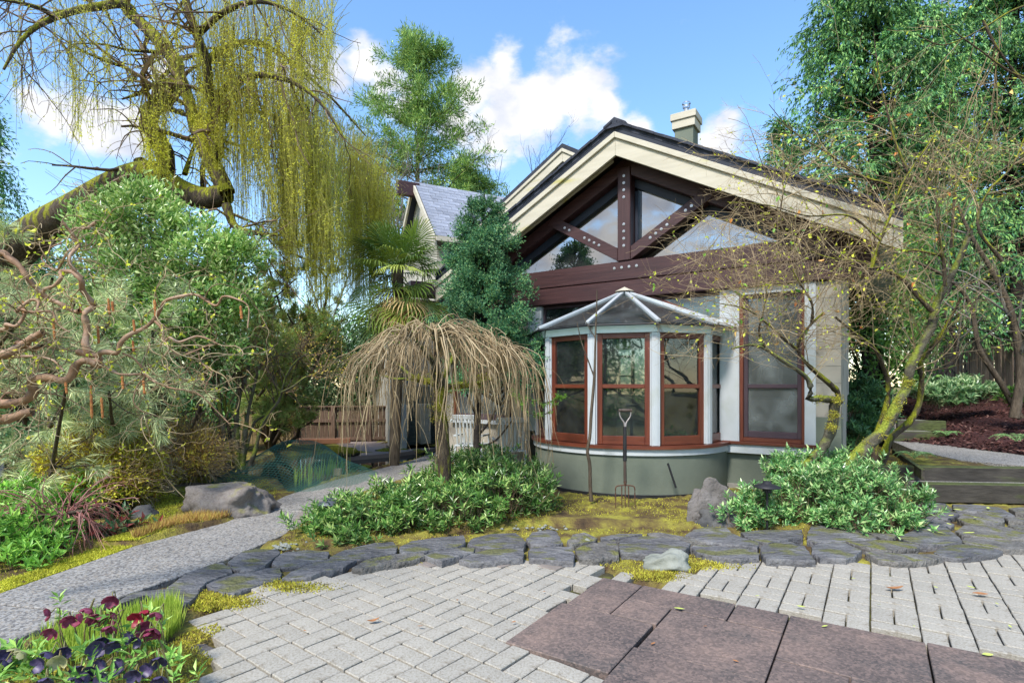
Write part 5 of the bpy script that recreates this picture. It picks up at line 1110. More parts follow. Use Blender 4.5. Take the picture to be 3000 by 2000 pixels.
# ---- trees standing behind the viewpoint, mirrored in the windows
conifer('fir_tree', 'tall fir behind the viewpoint mirrored in the gable glass', (-9, -9, 0), 9.5, 2.6, l_cedar, 70, 14, .5, .3, .09, start=.1, sp_per=5)
conifer('fir_tree', 'second fir behind the viewpoint mirrored in the bay glass', (-5.5, -11, 0), 8, 2.4, l_cedar, 70, 14, .5, .3, .09, start=.1, sp_per=5)
shrub('laurel_hedge', 'laurel hedge behind the viewpoint mirrored in the lower panes', 'hedge', (-2, -7.5, 0), [(-8, -7, 1.2, 2, 1, 1.6), (-4.5, -8, 1.2, 2, 1, 1.6), (-1, -8.5, 1.2, 2, 1, 1.6), (2.5, -8, 1.2, 2, 1, 1.6), (-11, -4, 1.3, 1, 2, 1.7), (-12.5, -1, 1.3, 1, 2, 1.7)], 9000, .22, .09, l_mid, 200, .4)
# ------------------------------------------------------------------ shrubs and ground cover near the house
def whorls(acc, pos, up, k, ll, lw, tilt=.75):
    """rosettes of k leaves at each shoot tip"""
    n = len(pos); up = unit(up); a = unit(np.cross(up, rv(n))); b = np.cross(up, a)
    for j in range(k):
        t = j*2.399+rng.random(n)*.4; el = tilt*(.35+.9*j/k)
        d = (np.cos(t)[:, None]*a+np.sin(t)[:, None]*b)*math.cos(1.35-el)+up*math.sin(1.35-el)
        add_leaves(acc, pos-up*.006*j, d, rng.uniform(.5, 1.3, n)*ll, lw*rng.uniform(.7, 1.2, n), hint=up, spread=.25, fold=.18, curl=.12)
def cover(name, label, base, blobs, nshoot, k, ll, lw, mat, cat='shrub', wood=m_twig_brown, cr=.12, clumps=None):
    o = thing(name, label, cat, base); p, out, ci = blobs_pts(blobs, nshoot, clumps or nshoot//9, cr, .78, .8); keep = p[:, 2] > .02; p, out = p[keep], out[keep]
    up = unit(out*.55+np.array([0, -.1, .8])+rv(len(p))*.35); a = Acc(); whorls(a, p, up, k, ll, lw); fin(a, 'foliage', mat, o, kind='stuff')
    a = Acc(); t = np.linspace(0, 1, 4)[None, :, None]; q = p-up*.28; P = p[:, None]*(1-t)+q[:, None]*t; add_tubes(a, P, np.full((len(p), 4), .0022), 3); fin(a, 'stems', wood, o, kind='stuff'); return o
cover('sweet_box', 'low glossy green evergreen bed around the weeping tree trunk', gp(960, 1190, 0),
      [bl(x, y, Y, rx, rz, rd) for x, y, Y, rx, rz, rd in [(760,1215,5.1,.24,.20,.22),(850,1195,5.2,.35,.23,.3),(950,1180,5.3,.35,.24,.3),(1050,1165,5.4,.38,.30,.35),(1150,1150,5.6,.36,.30,.35),(1220,1130,5.9,.28,.27,.3),(780,1195,5.3,.22,.18,.25),(905,1160,5.6,.36,.20,.35),(1035,1115,6.2,.40,.22,.35),(1140,1095,6.3,.45,.30,.4),(1050,1080,6.9,.28,.16,.25),(1100,1070,6.9,.35,.22,.3),(700,1215,5.1,.12,.12,.12),(820,1235,4.85,.2,.13,.15)]], 3300, 9, .072, .021, l_cover)
l_cover2 = leafmat('sarcococca leaf pale', [(.03, .10, .04), (.07, .19, .08), (.14, .30, .13), (.32, .46, .28)], rough=.3, spec=.6)
cover('sweet_box', 'glossy evergreen bush around the mossy stems right of the boulder', gp(1900, 1215, 0),
      [bl(x, y, Y, rx, rz, rd) for x, y, Y, rx, rz, rd in [(1730,1170,5.3,.17,.17,.2),(1700,1185,5.2,.12,.12,.12),(1845,1145,5.5,.26,.30,.3),(1900,1140,5.5,.30,.30,.3),(1990,1140,5.4,.28,.30,.3),(2060,1150,5.3,.20,.22,.2),(1960,1185,5.1,.2,.16,.2),(2050,1190,5.05,.15,.13,.15),(1880,1095,6.,.25,.22,.2),(1800,1080,6.1,.15,.16,.15),(1930,1080,6.1,.2,.2,.2)]], 2300, 9, .062, .021, l_cover2)
cover('rhododendron', 'small dark rhododendron between the house corner and the raised path', gp(1980, 1060, .3), BL([(1960,960,40,45,8.2),(2000,940,40,40,8.6),(1945,1000,30,30,8.),(1975,900,35,35,9)], 8.4), 700, 8, .10, .034, l_dark)
cover('laurel', 'bluish laurel row on the mulch below the right fence', at(2190, 925, 11), BL([(2150,900,35,22),(2200,895,40,24),(2245,892,30,20)], 11), 700, 8, .12, .04, l_rhodo)
cover('laurel', 'small laurel sprig cut by the right edge of frame', at(2345, 905, 9.5), BL([(2350,905,28,18)], 9.5), 90, 8, .10, .036, l_mid)
shrub('camellia', 'bright green tall camellia between the pillar and the far fence', 'shrub', at(2010, 960, 11.5), BL([(1995,840,40,40),(2070,850,50,40),(1960,880,30,40),(2000,640,90,70),(2050,720,90,70),(1980,760,60,60),(2080,800,60,50),(1950,700,40,60),(2030,560,90,60),(2100,660,50,60)], 11.5, .7), 9000, .12, .05, leafmat('dark camellia leaf', [(.03, .085, .03), (.06, .15, .045), (.12, .24, .07)], rough=.35), 150, .28, wood=m_darkbark, sr=.05)  # darker green leaf than the left camellia
shrub('holly_tree', 'dark evergreen thicket behind the twiggy tree on the right', 'tree', at(2250, 960, 14), BL([(2200,560,120,110),(2320,600,110,110),(2140,620,90,100),(2280,700,90,60),(2050,440,90,80)], 21), 14000, .22, .08, l_dark, 200, .4, wood=m_darkbark, sr=.07)  # thicket in the dark evergreen leaf colour
# azalea and heath on the left
AZ = shrub('azalea', 'rounded azalea shrub with yellow green tips and dark bare base', 'shrub', gp(250, 1185, 0), BL([(230,1060,95,60,6.1),(140,1070,60,50,6.0),(320,1080,55,55,6.1),(240,1110,100,40,5.9),(180,1020,60,40,6.4),(290,1020,70,40,6.5)], 6.1, .8), 26000, .042, .019, l_azalea, 420, .10, twn=2600, tw=m_twig_tan, wood=m_darkbark, sr=.02, shell=.4, droop=.1)
shrub('heath_shrub', 'sprawling straw coloured shrub behind the azalea', 'shrub', gp(400, 1085, 0), BL([(300,990,90,35,7.8),(400,1010,80,35,7.6),(470,1030,50,32,7.5),(350,1040,80,30,7.3),(440,1055,60,22,7.2),(200,995,60,30,7.8)], 7.6, .8), 18000, .045, .015, l_heath, 300, .15, twn=5200, tw=m_twig_tan, sr=.015, shell=.3, wood=m_twig_brown)
shrub('barberry', 'small bronze twiggy shrub in front of the back fence', 'shrub', gp(650, 1022, 0), BL([(640,975,32,22,11.5),(665,965,25,20,11.5),(625,990,22,16,11.5)], 11.5), 2600, .05, .016, l_heath, 80, .12, twn=700, sr=.012)
shrub('viburnum', 'green leafy shrub by the iron railing at the left edge', 'shrub', gp(60, 1105, 0), BL([(50,1030,40,22,7.5),(110,1040,40,28,7.3),(20,1010,40,25,8.),(140,985,50,30,8.5)], 7.5), 2600, .09, .035, l_rhodo, 70, .12, sr=.012)
cover('periwinkle', 'leafy green ground cover at the lower left edge of the path', gp(50, 1300, 0), BL([(40,1230,60,40,4.5),(90,1260,50,40,4.4),(20,1290,60,50,4.2),(70,1200,70,30,5.),(60,1150,80,30,5.6),(150,1150,60,25,5.6),(110,1310,30,25,4.15),(-60,1260,70,60,4.3)], 4.6), 1300, 7, .075, .026, l_mid, cat='plant')
# dark red leafed hellebore patch
cover('bergenia', 'low plant with dark green and wine red leaves beside the path moss', gp(215, 1270, 0), BL([(190,1235,40,22,4.9),(240,1225,40,22,5.0),(140,1250,30,18,4.8),(270,1215,22,16,5.1)], 4.9), 230, 7, .085, .04, leafmat('wine leaf', [(.03, .10, .05), (.07, .17, .09), (.10, .035, .035), (.24, .05, .06)], rough=.35), cat='plant')
# dwarf weeping maple, red twigs
DM = thing('weeping_maple', 'low weeping maple with bare pinkish red twigs', 'shrub', gp(140, 1262, 0)); L = [(P3([(150,1262,4.75),(146,1225,4.75),(120,1190,4.7),(70,1175,4.7)]), .03, .012), (P3([(146,1225,4.75),(150,1195,4.75),(160,1178,4.7),(200,1172,4.7)]), .028, .01), (P3([(120,1190,4.7),(60,1165,4.6),(20,1180,4.6)]), .012, .005)]
a = Acc(); P, R = polytubes(a, L, 12, 7); fin(a, 'trunk', m_bark, DM, True); P1, R1 = sprout(P, R, 42, (.2, .55), ang=.9, bend=(.15, 0, -1.3), wob=.14, K=9, t0=.35, rs=.3, rmin=.0035); P1[..., 2] += .0
P2, R2 = sprout(P1, R1, 4, (.08, .25), ang=.6, bend=(0, 0, -.9), K=5, t0=.2, rs=.6, rmin=.0018); a = Acc(); add_tubes(a, P1, R1, 4); add_tubes(a, P2, R2, 3); fin(a, 'twigs', m_twig_red, DM, kind='stuff')

# ---- twiggy mossy multi-stem tree on the right
RT = thing('twiggy_vine_maple', 'multi stemmed tree with mossy trunks and a veil of fine twigs', 'tree', at(1850, 1095, 5.9))
z7 = lambda L, Y=5.9: P3([((2000+p[0]/1.742)/1.2755, (700+p[1]/1.742)/1.2755, (p[2] if len(p) > 2 else Y)) for p in L])
z8 = lambda L, Y=5.6: P3([((2100+x/1.96)/1.2755, (y/1.96)/1.2755) for x, y in L], Y)
rl = [(z7([(500,1230),(530,1200),(600,1168),(680,1110),(740,1020),(770,930),(776,850),(795,820)], 6.), .062, .05),
 (z7([(795,825,6.),(760,820,6.),(700,814,5.9),(640,815,5.8),(655,780,5.8),(642,720,5.8),(600,680,5.75),(540,640,5.7),(480,600,5.65),(420,560,5.6),(350,540,5.55),(250,560,5.5)]), .036, .008),
 (z7([(795,825,6.),(790,780,6.),(740,730,5.9),(680,680,5.9),(620,620,5.8),(590,570,5.8),(600,510,5.75),(660,430,5.7),(720,375,5.7)]), .034, .008),
 (z7([(590,570,5.8),(530,520,5.7),(440,440,5.6),(330,360,5.5),(200,330,5.5)]), .016, .005), (z7([(420,560,5.6),(390,470,5.5),(410,380,5.4),(430,280,5.4)]), .014, .005), (z7([(660,430,5.7),(660,330,5.6),(600,230,5.5),(540,120,5.5)]), .016, .004),
 (z7([(790,1230),(820,1190),(900,1100),(960,1030),(1010,1000),(1060,920),(1100,830),(1140,770),(1160,660),(1210,560),(1270,450),(1290,350),(1330,260),(1380,170),(1430,60),(1470,-40)], 5.9), .068, .028),
 (z7([(1015,1150,6.2),(1060,1020,6.2),(1160,930,6.2),(1210,830,6.2),(1220,680,6.1),(1215,620,6.1),(1300,520,6.),(1370,400,5.9),(1420,300,5.8)]), .045, .012),
 (z7([(980,1140,6.3),(990,1010,6.3),(1040,850,6.3),(1050,740,6.3),(1020,640,6.2),(980,560,6.1),(880,480,6.),(780,400,5.9)]), .04, .01),
 (z7([(1275,370),(1200,290),(1130,210),(1060,170),(970,140),(870,110),(760,100),(640,60)], 5.8), .028, .007), (z7([(1340,240),(1330,100),(1290,80),(1200,60),(1130,60),(1000,20)], 5.7), .02, .005), (z7([(960,150),(975,60),(985,-60)], 5.7), .012, .004),
 (z8([(890,1540),(940,1380),(1000,1230),(1040,1110),(1100,1000),(1180,880),(1270,750)]), .016, .006), (z8([(1350,1420),(1360,1200),(1370,1080),(1410,1000),(1480,880),(1560,700)]), .016, .005), (z8([(1300,1480),(1270,1300),(1262,1160),(1220,1000)]), .013, .004), (z8([(1640,1500),(1500,1300),(1560,1100),(1700,950),(1800,700)], 5.2), .016, .005),
 (z8([(365,1210),(380,1120),(405,1030),(440,960)], 5.5), .008, .003), (z8([(1530,120),(1600,260),(1700,400),(1800,520)], 5.0), .012, .006), (z8([(1900,0),(1700,60),(1500,180),(1300,260),(1150,200)], 5.), .010, .004), (z8([(1900,480),(1700,420),(1500,280),(1320,150)], 5.), .012, .004),
 (z8([(1000,1060),(800,1000),(640,880),(500,800),(400,720),(300,600)], 5.8), .014, .003), (z8([(1100,1000),(1020,800),(960,560),(920,350),(900,180)], 5.8), .014, .003), (z8([(940,1380),(760,1240),(520,1240),(300,1180),(60,1160)], 5.5), .013, .003)]
RP, RR = polytubes(Acc(), rl, 26, 8)
for k in range(len(rl)):
    a = Acc(); add_tubes(a, RP[k:k+1], RR[k:k+1]*(1+.10*rng.normal(size=26)), 9); fin(a, 'stem', m_barkmoss2 if k in (0, 6, 1) else m_barkmoss, RT, True)
hi = RP[:, 8:]; sel = [k for k in range(len(rl)) if k not in (0,)]
RP2 = np.stack([resample(RP[k][10:] if k in (6, 7, 8) else RP[k][3:], 14, False) for k in sel]); RR2 = np.linspace(.016, .006, 14)[None].repeat(len(sel), 0)
Q1, q1 = sprout(RP2, RR2, 14, (.4, 1.3), ang=.8, bend=(-.15, 0, .15), wob=.12, K=9, t0=.05, rs=.35, rmin=.0032); Q2, q2 = sprout(Q1, q1, 6, (.2, .75), ang=.7, bend=(-.1, 0, -.15), wob=.10, K=7, t0=.1, rs=.6, rmin=.0018)
yd = lambda P_: YH_-(P_[:, -1, 2]-H)/P_[:, -1, 1]*F_
ok = (Q1[:, -1, 2] > 1.75) & ((yd(Q1) > 230) | (rng.random(len(Q1)) < .12)); Q1, q1 = Q1[ok], q1[ok]; ok = (Q2[..., 2].min(1) > 1.5) & ((yd(Q2) > 300) | (rng.random(len(Q2)) < .12)); Q2, q2 = Q2[ok], q2[ok]
Q3, q3 = sprout(Q2, q2, 4, (.06, .22), ang=.8, K=4, rs=.7, rmin=.0013); ok = Q3[..., 2].min(1) > 1.55; Q3, q3 = Q3[ok], q3[ok]
a = Acc(); add_tubes(a, Q1, q1, 4); add_tubes(a, Q2, q2, 3); fin(a, 'twigs', m_twig_tan, RT, kind='stuff'); a = Acc(); add_tubes(a, Q3, q3, 3); fin(a, 'fine_twigs', m_twig_tan, RT, kind='stuff')
q, d = along(Q2, .55); q2_, d2 = along(Q3, .16); a = Acc(); add_leaves(a, np.vstack([q, q2_]), np.vstack([d, d2])*.5+rv(len(q)+len(q2_))*.8, rng.uniform(.018, .05, len(q)+len(q2_)), rng.uniform(.012, .026, len(q)+len(q2_))); fin(a, 'young_leaves', l_yg, RT, kind='stuff')
q, d = along(Q1, .5); a = Acc(); n = len(q); add_leaves(a, q, rv(n)+np.array([0, 0, -.3]), rng.uniform(.04, .075, n), .034); fin(a, 'leaves', l_mid, RT, kind='stuff')
q, d = along(Q2, .03); a = Acc(); n = len(q); add_leaves(a, q, rv(n)+np.array([0, 0, -.8]), .06, .035, curl=.3); fin(a, 'dead_leaves', l_dry, RT, kind='stuff')
a = Acc()
for (x, y) in [(1100,830),(1090,870),(1050,920),(1150,740),(790,820),(775,900),(1010,1000),(940,1050),(1150,730),(760,960),(900,1100),(690,815)]:
    c = z7([(x, y)], 5.88)[0]; n = 260; add_leaves(a, c+rng.normal(size=(n, 3))*.026, rv(n)+np.array([0, 0, .4]), .02, .008)
fin(a, 'moss_tufts', m_moss, RT, kind='stuff')
# pale leaning stems further right
for k, (pts, Y, lab) in enumerate([([(2345,960),(2300,880),(2250,800),(2230,700),(2180,640),(2100,600)], 9.5, 'pale thin stemmed bare tree leaning left before the right fence'), ([(2330,960),(2345,860),(2330,740),(2290,640),(2230,540),(2200,470)], 9., 'thicker smooth barked tree leaning left at the right edge'), ([(2150,880),(2200,800),(2170,720),(2190,640)], 12, 'slim dark leaning tree at the near end of the fence')]):
    o = thing('leaning_tree', lab, 'tree', at(pts[0][0], pts[0][1], Y)); a = Acc(); P, R = polytubes(a, [(P3(pts, Y), .055 if k != 1 else .075, .02)], 16, 7); fin(a, 'trunk', m_bark if k < 2 else m_darkbark, o, True)
    a = Acc(); Q, q_ = sprout(P, R, 8, (.5, 1.6), ang=.7, bend=(-.1, 0, .4), K=8, t0=.25, rs=.4, rmin=.006); add_tubes(a, Q, q_, 4); Q, q_ = sprout(Q, q_, 3, (.2, .7), ang=.7, K=6, rs=.5, rmin=.004); add_tubes(a, Q, q_, 3); fin(a, 'branches', m_twig_grey, o, kind='stuff')

# ------------------------------------------------------------------ fences
m_fence = M('weathered fence board', [(.07, .045, .032), (.14, .09, .062), (.24, .165, .12)], scale=3, stretch=(14, 14, 1.2), rough=.9, bump=.4, bscale=20, objr=.25)
m_fence2 = M('mossy fence board', [(.13, .10, .045), (.22, .165, .08), (.30, .23, .12)], scale=3, stretch=(10, 10, 1.), rough=.9, bump=.4, bscale=20, objr=.2)
m_fenceg = M('grey brown fence board', [(.12, .09, .07), (.21, .16, .125), (.32, .25, .20)], scale=3, stretch=(14, 14, 1.2), rough=.9, bump=.4, bscale=20, objr=.22)
m_plank = M('new cedar plank', [(.30, .13, .07), (.40, .19, .11)], scale=4, rough=.7)
def fence(name, label, p0, p1, z0, z1, top0, top1, n, mat, rails=(.15, .6, .97), group=None, posts=4, lean=0.):
    p0, p1 = Vector(p0), Vector(p1); d = p1-p0; L = d.length; an = math.atan2(d.y, d.x); o = thing(name, label, 'fence', (p0.x, p0.y, z0), group); nrm = Vector((d.y, -d.x, 0)).normalized()
    if nrm.y > 0: nrm = -nrm
    for i in range(n):
        f = (i+.5)/n; zb = z0+(z1-z0)*f; zt_ = top0+(top1-top0)*f+random.uniform(-.012, .012); w_ = L/n-.008; q = p0+d*f
        b_ = Acc().box((0, 0, (zb+zt_)/2), (w_, .018, zt_-zb)).build('board', mat, None, bevel=.002); b_.location = (q.x, q.y, 0); b_.rotation_euler = (random.gauss(0, .006), lean*.0+random.gauss(0, .006), an); into(b_, o)
    def rl_(f, h=.07, t=.05, nm='rail', off=.03):
        za, zb = z0+(top0-z0)*f, z1+(top1-z1)*f; c = (p0+p1)/2; dd = math.atan2(zb-za, L)
        r = Acc().box((0, 0, 0), (math.hypot(L, zb-za), t, h)).build(nm, mat, None, bevel=.003); r.rotation_euler = (0, -dd, an); v = Vector((c.x, c.y, (za+zb)/2))+nrm*off; r.location = v; into(r, o)
    for f in rails: rl_(f)
    rl_(1.01, .03, .11, 'cap', .01)
    for i in range(posts):
        f = i/(posts-1); q = p0+d*f; zb = z0+(z1-z0)*f; zt_ = top0+(top1-top0)*f; b_ = Acc().box((0, 0, 0), (.09, .09, zt_-zb+.03)).build('post', mat, None, bevel=.004); b_.location = Vector((q.x, q.y, (zb+zt_)/2))+nrm*.04; b_.rotation_euler = (0, 0, an); into(b_, o)
    return o
fence('wooden_fence', 'lower ochre fence section left of the taller brown one', ((560-1176)/1275*12.85, 12.85), ((680-1176)/1275*12.95, 12.95), 0, 0, .77, .75, 12, m_fence2, rails=(.55,), posts=3)
fence('wooden_fence', 'taller weathered brown fence section behind the pond', ((680-1176)/1275*12.9, 12.9), ((930-1176)/1275*13.4, 13.4), 0, 0, .86, .85, 24, m_fence, rails=(.12, .62), posts=4)
fence('wooden_fence', 'long grey brown board fence climbing along the right bank', (19*(2128-1176)/1275, 19), (9.6*(2480-1176)/1275, 9.6), 1.5, .9, 2.75, 2.42, 62, m_fenceg, rails=(.2, .62, .9), posts=7)
o, c, an, zc = wbox('plank', at(686, 1010, 12.2)[:2], at(805, 1004, 12.5)[:2], .1, .06, .17, m_plank, None); o.location = (c.x, c.y, zc); o.rotation_euler = (0, 0, an); tag(o, 'long orange brown plank lying at the foot of the brown fence', 'plank')
m_pinkp = M('pinkish concrete', [(.26, .205, .18), (.34, .27, .24)], scale=1.5, rough=.9, bump=.2)
RPAT = [gp(x, y, .02)[:2] for x, y in [(690,1014),(760,1040),(800,1050),(900,1042),(1000,1030),(990,1008),(880,1004),(760,1006)]]
Acc().prism(RPAT, -.1, .03).build('rear_patio', m_pinkp, kind='structure')
# iron railing, ledge and bin at the left edge
IR = thing('iron_railing', 'black iron railing on a stone ledge at the left edge', 'railing', gp(0, 1100, 0)); a0 = np.array(at(-60, 1097, 8.)); a1 = np.array(at(92, 1093, 8.2))
for k in range(11):
    f = k/10; p = a0*(1-f)+a1*f; a = Acc(); add_tubes(a, np.array([[p, p+np.array([0, 0, .36])]]), np.array([[.009, .009]]), 5); fin(a, 'bar', m_dark, IR)
for h in (.02, .24, .36): a = Acc(); add_tubes(a, np.array([[a0+np.array([0, 0, h]), a1+np.array([0, 0, h])]]), np.array([[.012, .012]]), 5); fin(a, 'rail', m_dark, IR)
m_rock = M('dark rock', [(.04, .04, .042), (.09, .088, .085), (.14, .135, .13)], scale=4, rough=.9, bump=1., bscale=8, dist=.05)
o, c, an, zc = wbox('stone_ledge', (a0[0]-.4, a0[1]-.22), (a1[0]+.15, a1[1]-.2), .3, -.2, .02, m_rock, None, .02); o.location = (c.x, c.y, zc); o.rotation_euler = (0, 0, an); tag(o, 'dark stone ledge under the iron railing', 'ledge')
b_ = Acc().prism([(-.16, -.14), (.16, -.14), (.14, .14), (-.14, .14)], 0, .22).build('planter_bin', M('grey plastic', [(.10, .11, .14), (.13, .14, .18)], rough=.5), None, bevel=.01); b_.location = at(4, 1094, 8.15); tag(b_, 'grey plastic bin behind the iron railing', 'bin')
fence('wooden_fence', 'short pale fence behind the iron railing at the left edge', (-9.0, 9.3), (-6.8, 9.4), 0, 0, .55, .55, 14, m_fence2, rails=(.7,), posts=2)

# ------------------------------------------------------------------ boulders
m_boulder = M('grey brown boulder', [(.10, .082, .07), (.17, .145, .125), (.24, .215, .19)], scale=2.5, rough=.9, bump=1., bscale=9, dist=.03, moss=(.28, .27, .03), moss_up=1.38, moss_s=2., speck=[(.08, .07, .07), (.2, .18, .17), (.3, .28, .26)], speck_s=70, speck_a=.25)
m_boulder2 = M('grey craggy rock', [(.085, .075, .068), (.16, .145, .135), (.22, .205, .185)], scale=3.5, rough=.85, bump=1.2, bscale=10, dist=.05, moss=(.20, .20, .04), moss_up=1.4, moss_s=4., stain=(.16, .085, .055), stain_s=3., stain_p=(.58, .7))
m_pale = M('pale green grey rock', [(.15, .16, .13), (.24, .25, .215), (.32, .325, .285)], scale=4, rough=.9, bump=1., bscale=10, dist=.03)
m_mossrock = M('mossy pond rock', [(.05, .045, .035), (.11, .10, .08)], scale=3, rough=.9, bump=.8, bscale=9, dist=.03, moss=(.22, .22, .02), moss_up=.6, moss_s=3.)
def boulder(name, label, c, s, seed, mat, rough=.25, cut_=.35, rz=0., group=None, flat=None, sub=4, parent=None):
    bm = bmesh.new(); bmesh.ops.create_icosphere(bm, subdivisions=sub, radius=1); of = Vector((seed*3.7, seed*1.3, seed*2.1)); random.seed(seed)
    pl = [(Vector([random.gauss(0, 1) for _ in range(3)]).normalized(), random.uniform(.55, .9)) for _ in range(9)]
    for v in bm.verts:
        p = v.co.copy()
        for n_, d_ in pl:
            e = p.dot(n_)-d_
            if e > 0: p -= n_*e*.85
        p *= 1+rough*noise.noise(p*1.6+of)+rough*.4*noise.noise(p*4+of)+rough*.15*noise.noise(p*11+of)
        if p.z < -cut_: p.z = -cut_
        v.co = Vector((p.x*s[0], p.y*s[1], (p.z+cut_)/(1+cut_)*s[2]))
    me = bpy.data.meshes.new(name); bm.to_mesh(me); bm.free()
    me.polygons.foreach_set('use_smooth', np.ones(len(me.polygons), bool))
    o = link(name, me, mat); o.location = c; o.rotation_euler = (0, 0, rz); return tag(o, label, 'rock', group) if label else o
boulder('boulder', 'large broad grey boulder beside the concrete path', gp(545, 1182, -.03), (.53, .36, .44), 5, m_boulder, .32, rz=.1, sub=5)
boulder('boulder', 'craggy upright boulder between fork and evergreen bush', gp(1630, 1203, -.02), (.31, .24, .46), 11, m_boulder2, .26, rz=.4, sub=5)
boulder('boulder', 'dark low rock leaning against the craggy boulder', gp(1650, 1212, -.02), (.24, .14, .2), 17, m_rock, .4, rz=.1)
boulder('pale_rock', 'small pale greenish rock lying on moss by the pavers', gp(1530, 1310, -.03), (.19, .11, .17), 21, m_pale, .3, rz=-.1)
boulder('pond_rock', 'mossy mound of rock right of the green net', gp(770, 1052, -.02), (.42, .3, .30), 31, m_mossrock, .3)
boulder('pond_rock', 'low flat grey rock on the moss left of the broad boulder', gp(435, 1130, -.02), (.5, .45, .10), 33, m_boulder, .25)
for k, (x, y, s, lb) in enumerate([(830,1048,.26,'first mossy rock right of the mound on the pond edge'),(880,1044,.28,'second mossy rock along the far pond edge'),(925,1040,.22,'third mossy rock along the far pond edge near the white post'),(960,1042,.2,'mossy rock at the right tip of the pond'),(840,1075,.14,'tiny yellow mossy rock in the pond by the path'),(805,1088,.13,'flat yellow mossy stone touching the path edge')]):
    boulder('pond_rock', lb, gp(x, y, -.05), (s, s*.6, s*.5), 40+k, m_mossrock, .3, group='mossy rocks round the pond', sub=3)
boulder('field_stone', 'rounded stone tucked beside the evergreen bed and path', gp(698, 1205, -.02), (.10, .09, .15), 51, m_boulder, .25, sub=3)
boulder('field_stone', 'small flat pale stone near the wine red leaves', gp(335, 1240, -.0), (.12, .08, .05), 52, m_pale, .25, sub=3)
boulder('field_stone', 'dark slaty stone under the azalea', gp(330, 1192, -.0), (.15, .1, .14), 53, m_rock, .35, sub=3)
boulder('field_stone', 'round light pebble between flagstones left of the fork', gp(1347, 1252, .0), (.055, .04, .06), 54, m_pale, .15, sub=3)
boulder('field_stone', 'flat grey stone at the left patio corner in moss', gp(520, 1445, -.05), (.16, .09, .05), 55, m_boulder, .2, sub=3)
boulder('field_stone', 'second flat stone below the left patio corner', gp(440, 1500, -.05), (.12, .08, .05), 56, m_boulder, .2, sub=3)
a = Acc(); 
for k in range(70):
    x, y = random.gauss(650, 22), random.gauss(1253, 9)
    if k > 45: x, y = random.gauss(1250, 30), random.gauss(1212, 3)
    p = gp(x, y, 0.01); r = random.uniform(.008, .022); t = np.array([[0, 0, 1], [1, 0, 0], [0, 1, 0], [-1, 0, 0], [0, -1, 0], [0, 0, -1]])*r*np.array([1.3, 1, .7]); a.add(t+np.array(p), np.array([[0, 1, 2], [0, 2, 3], [0, 3, 4], [0, 4, 1], [5, 2, 1], [5, 3, 2], [5, 4, 3], [5, 1, 4]]))
a.build('pebbles', m_pale, None, smooth=True, kind='stuff')

# ------------------------------------------------------------------ garden objects
m_wood = M('worn ash wood', [(.03, .022, .018), (.07, .05, .04), (.12, .10, .085)], scale=6, stretch=(8, 8, 1), rough=.6)
m_rust = M('rusty steel', [(.05, .03, .022), (.12, .06, .04), (.17, .10, .07)], scale=40, rough=.7, metal=.4)
m_sil = M('worn metal handle', [(.25, .22, .21), (.42, .38, .36)], scale=30, rough=.45, metal=.6)
fk = gp(1436, 1162, .05); FK = thing('garden_fork', 'garden fork standing upright in the moss before the bay window', 'fork', fk); fx, fy, fz = fk
def tb(name, pts, r, mat, par, n=8, K=None, S=8, label=None):
    p = np.array(pts, float); p = resample(p, K or len(p)*4) if len(p) > 2 else p; a = Acc(); add_tubes(a, p[None], np.interp(np.linspace(0, 1, len(p)), np.linspace(0, 1, len(np.atleast_1d(r))), np.atleast_1d(r))[None], S); return fin(a, name, mat, par, True, label=label)
tb('shaft', [(fx, fy, fz+.25), (fx-.003, fy, fz+.5)], [.018, .016], m_wood, FK); tb('socket', [(fx-.003, fy, fz+.49), (fx-.004, fy, fz+.86)], [.022, .019], m_dark, FK)
tb('ferrule', [(fx, fy, fz+.22), (fx, fy, fz+.27)], [.012, .02], m_rust, FK)
for s in (-1, 1): tb('yoke', [(fx, fy, fz+.84), (fx+s*.012, fy, fz+.90), (fx+s*.055, fy, fz+.97), (fx+s*.062, fy, fz+1.03)], [.014, .010, .008, .008], m_sil, FK)
tb('grip', [(fx-.072, fy, fz+1.035), (fx+.072, fy, fz+1.035)], [.017, .017], m_wood, FK)
tb('head_bar', [(fx-.105, fy, fz+.13), (fx-.10, fy, fz+.205), (fx-.06, fy, fz+.222), (fx, fy, fz+.226), (fx+.06, fy, fz+.222), (fx+.10, fy, fz+.205), (fx+.105, fy, fz+.13)], [.007], m_rust, FK)
for x in (-.105, -.037, .037, .105): tb('tine', [(fx+x, fy, fz+.215 if abs(x) < .1 else fz+.14), (fx+x, fy-.01, fz-.03)], [.0065, .004], m_rust, FK)
tb('tine', [(fx, fy, fz+.22), (fx, fy-.01, fz-.03)], [.0065, .004], m_rust, FK)
ST = thing('sapling', 'thin bare sapling stem with two side shoots before the bay window', 'sapling', gp(1350, 1148, .05))
z2 = lambda L, Y=6.2: P3([((1400+x/2.24)/1.2755, (850+y/2.24)/1.2755) for x, y in L], Y)
tb('stem', z2([(745,1385),(738,1290),(735,1150),(722,1080),(720,1040),(735,960),(745,800),(765,560),(772,300),(780,100),(782,0)]), [.022, .018, .017, .011, .006], m_bark, ST); tb('side_shoot', z2([(760,560),(720,450),(680,340),(650,210)]), [.009, .004], m_bark, ST); tb('side_shoot', z2([(770,310),(720,230),(685,150)]), [.006, .003], m_bark, ST)
RD = thing('metal_stake', 'short dark stake leaning against the stucco base', 'stake', z2([(1300,1295)], 6.35)[0]); tb('rod', z2([(1300,1295),(1247,1135)], 6.4), [.012, .012], m_dark, RD)
m_lamp = M('grey enamel', [(.09, .10, .12), (.13, .14, .16)], scale=4, rough=.4, metal=.3)
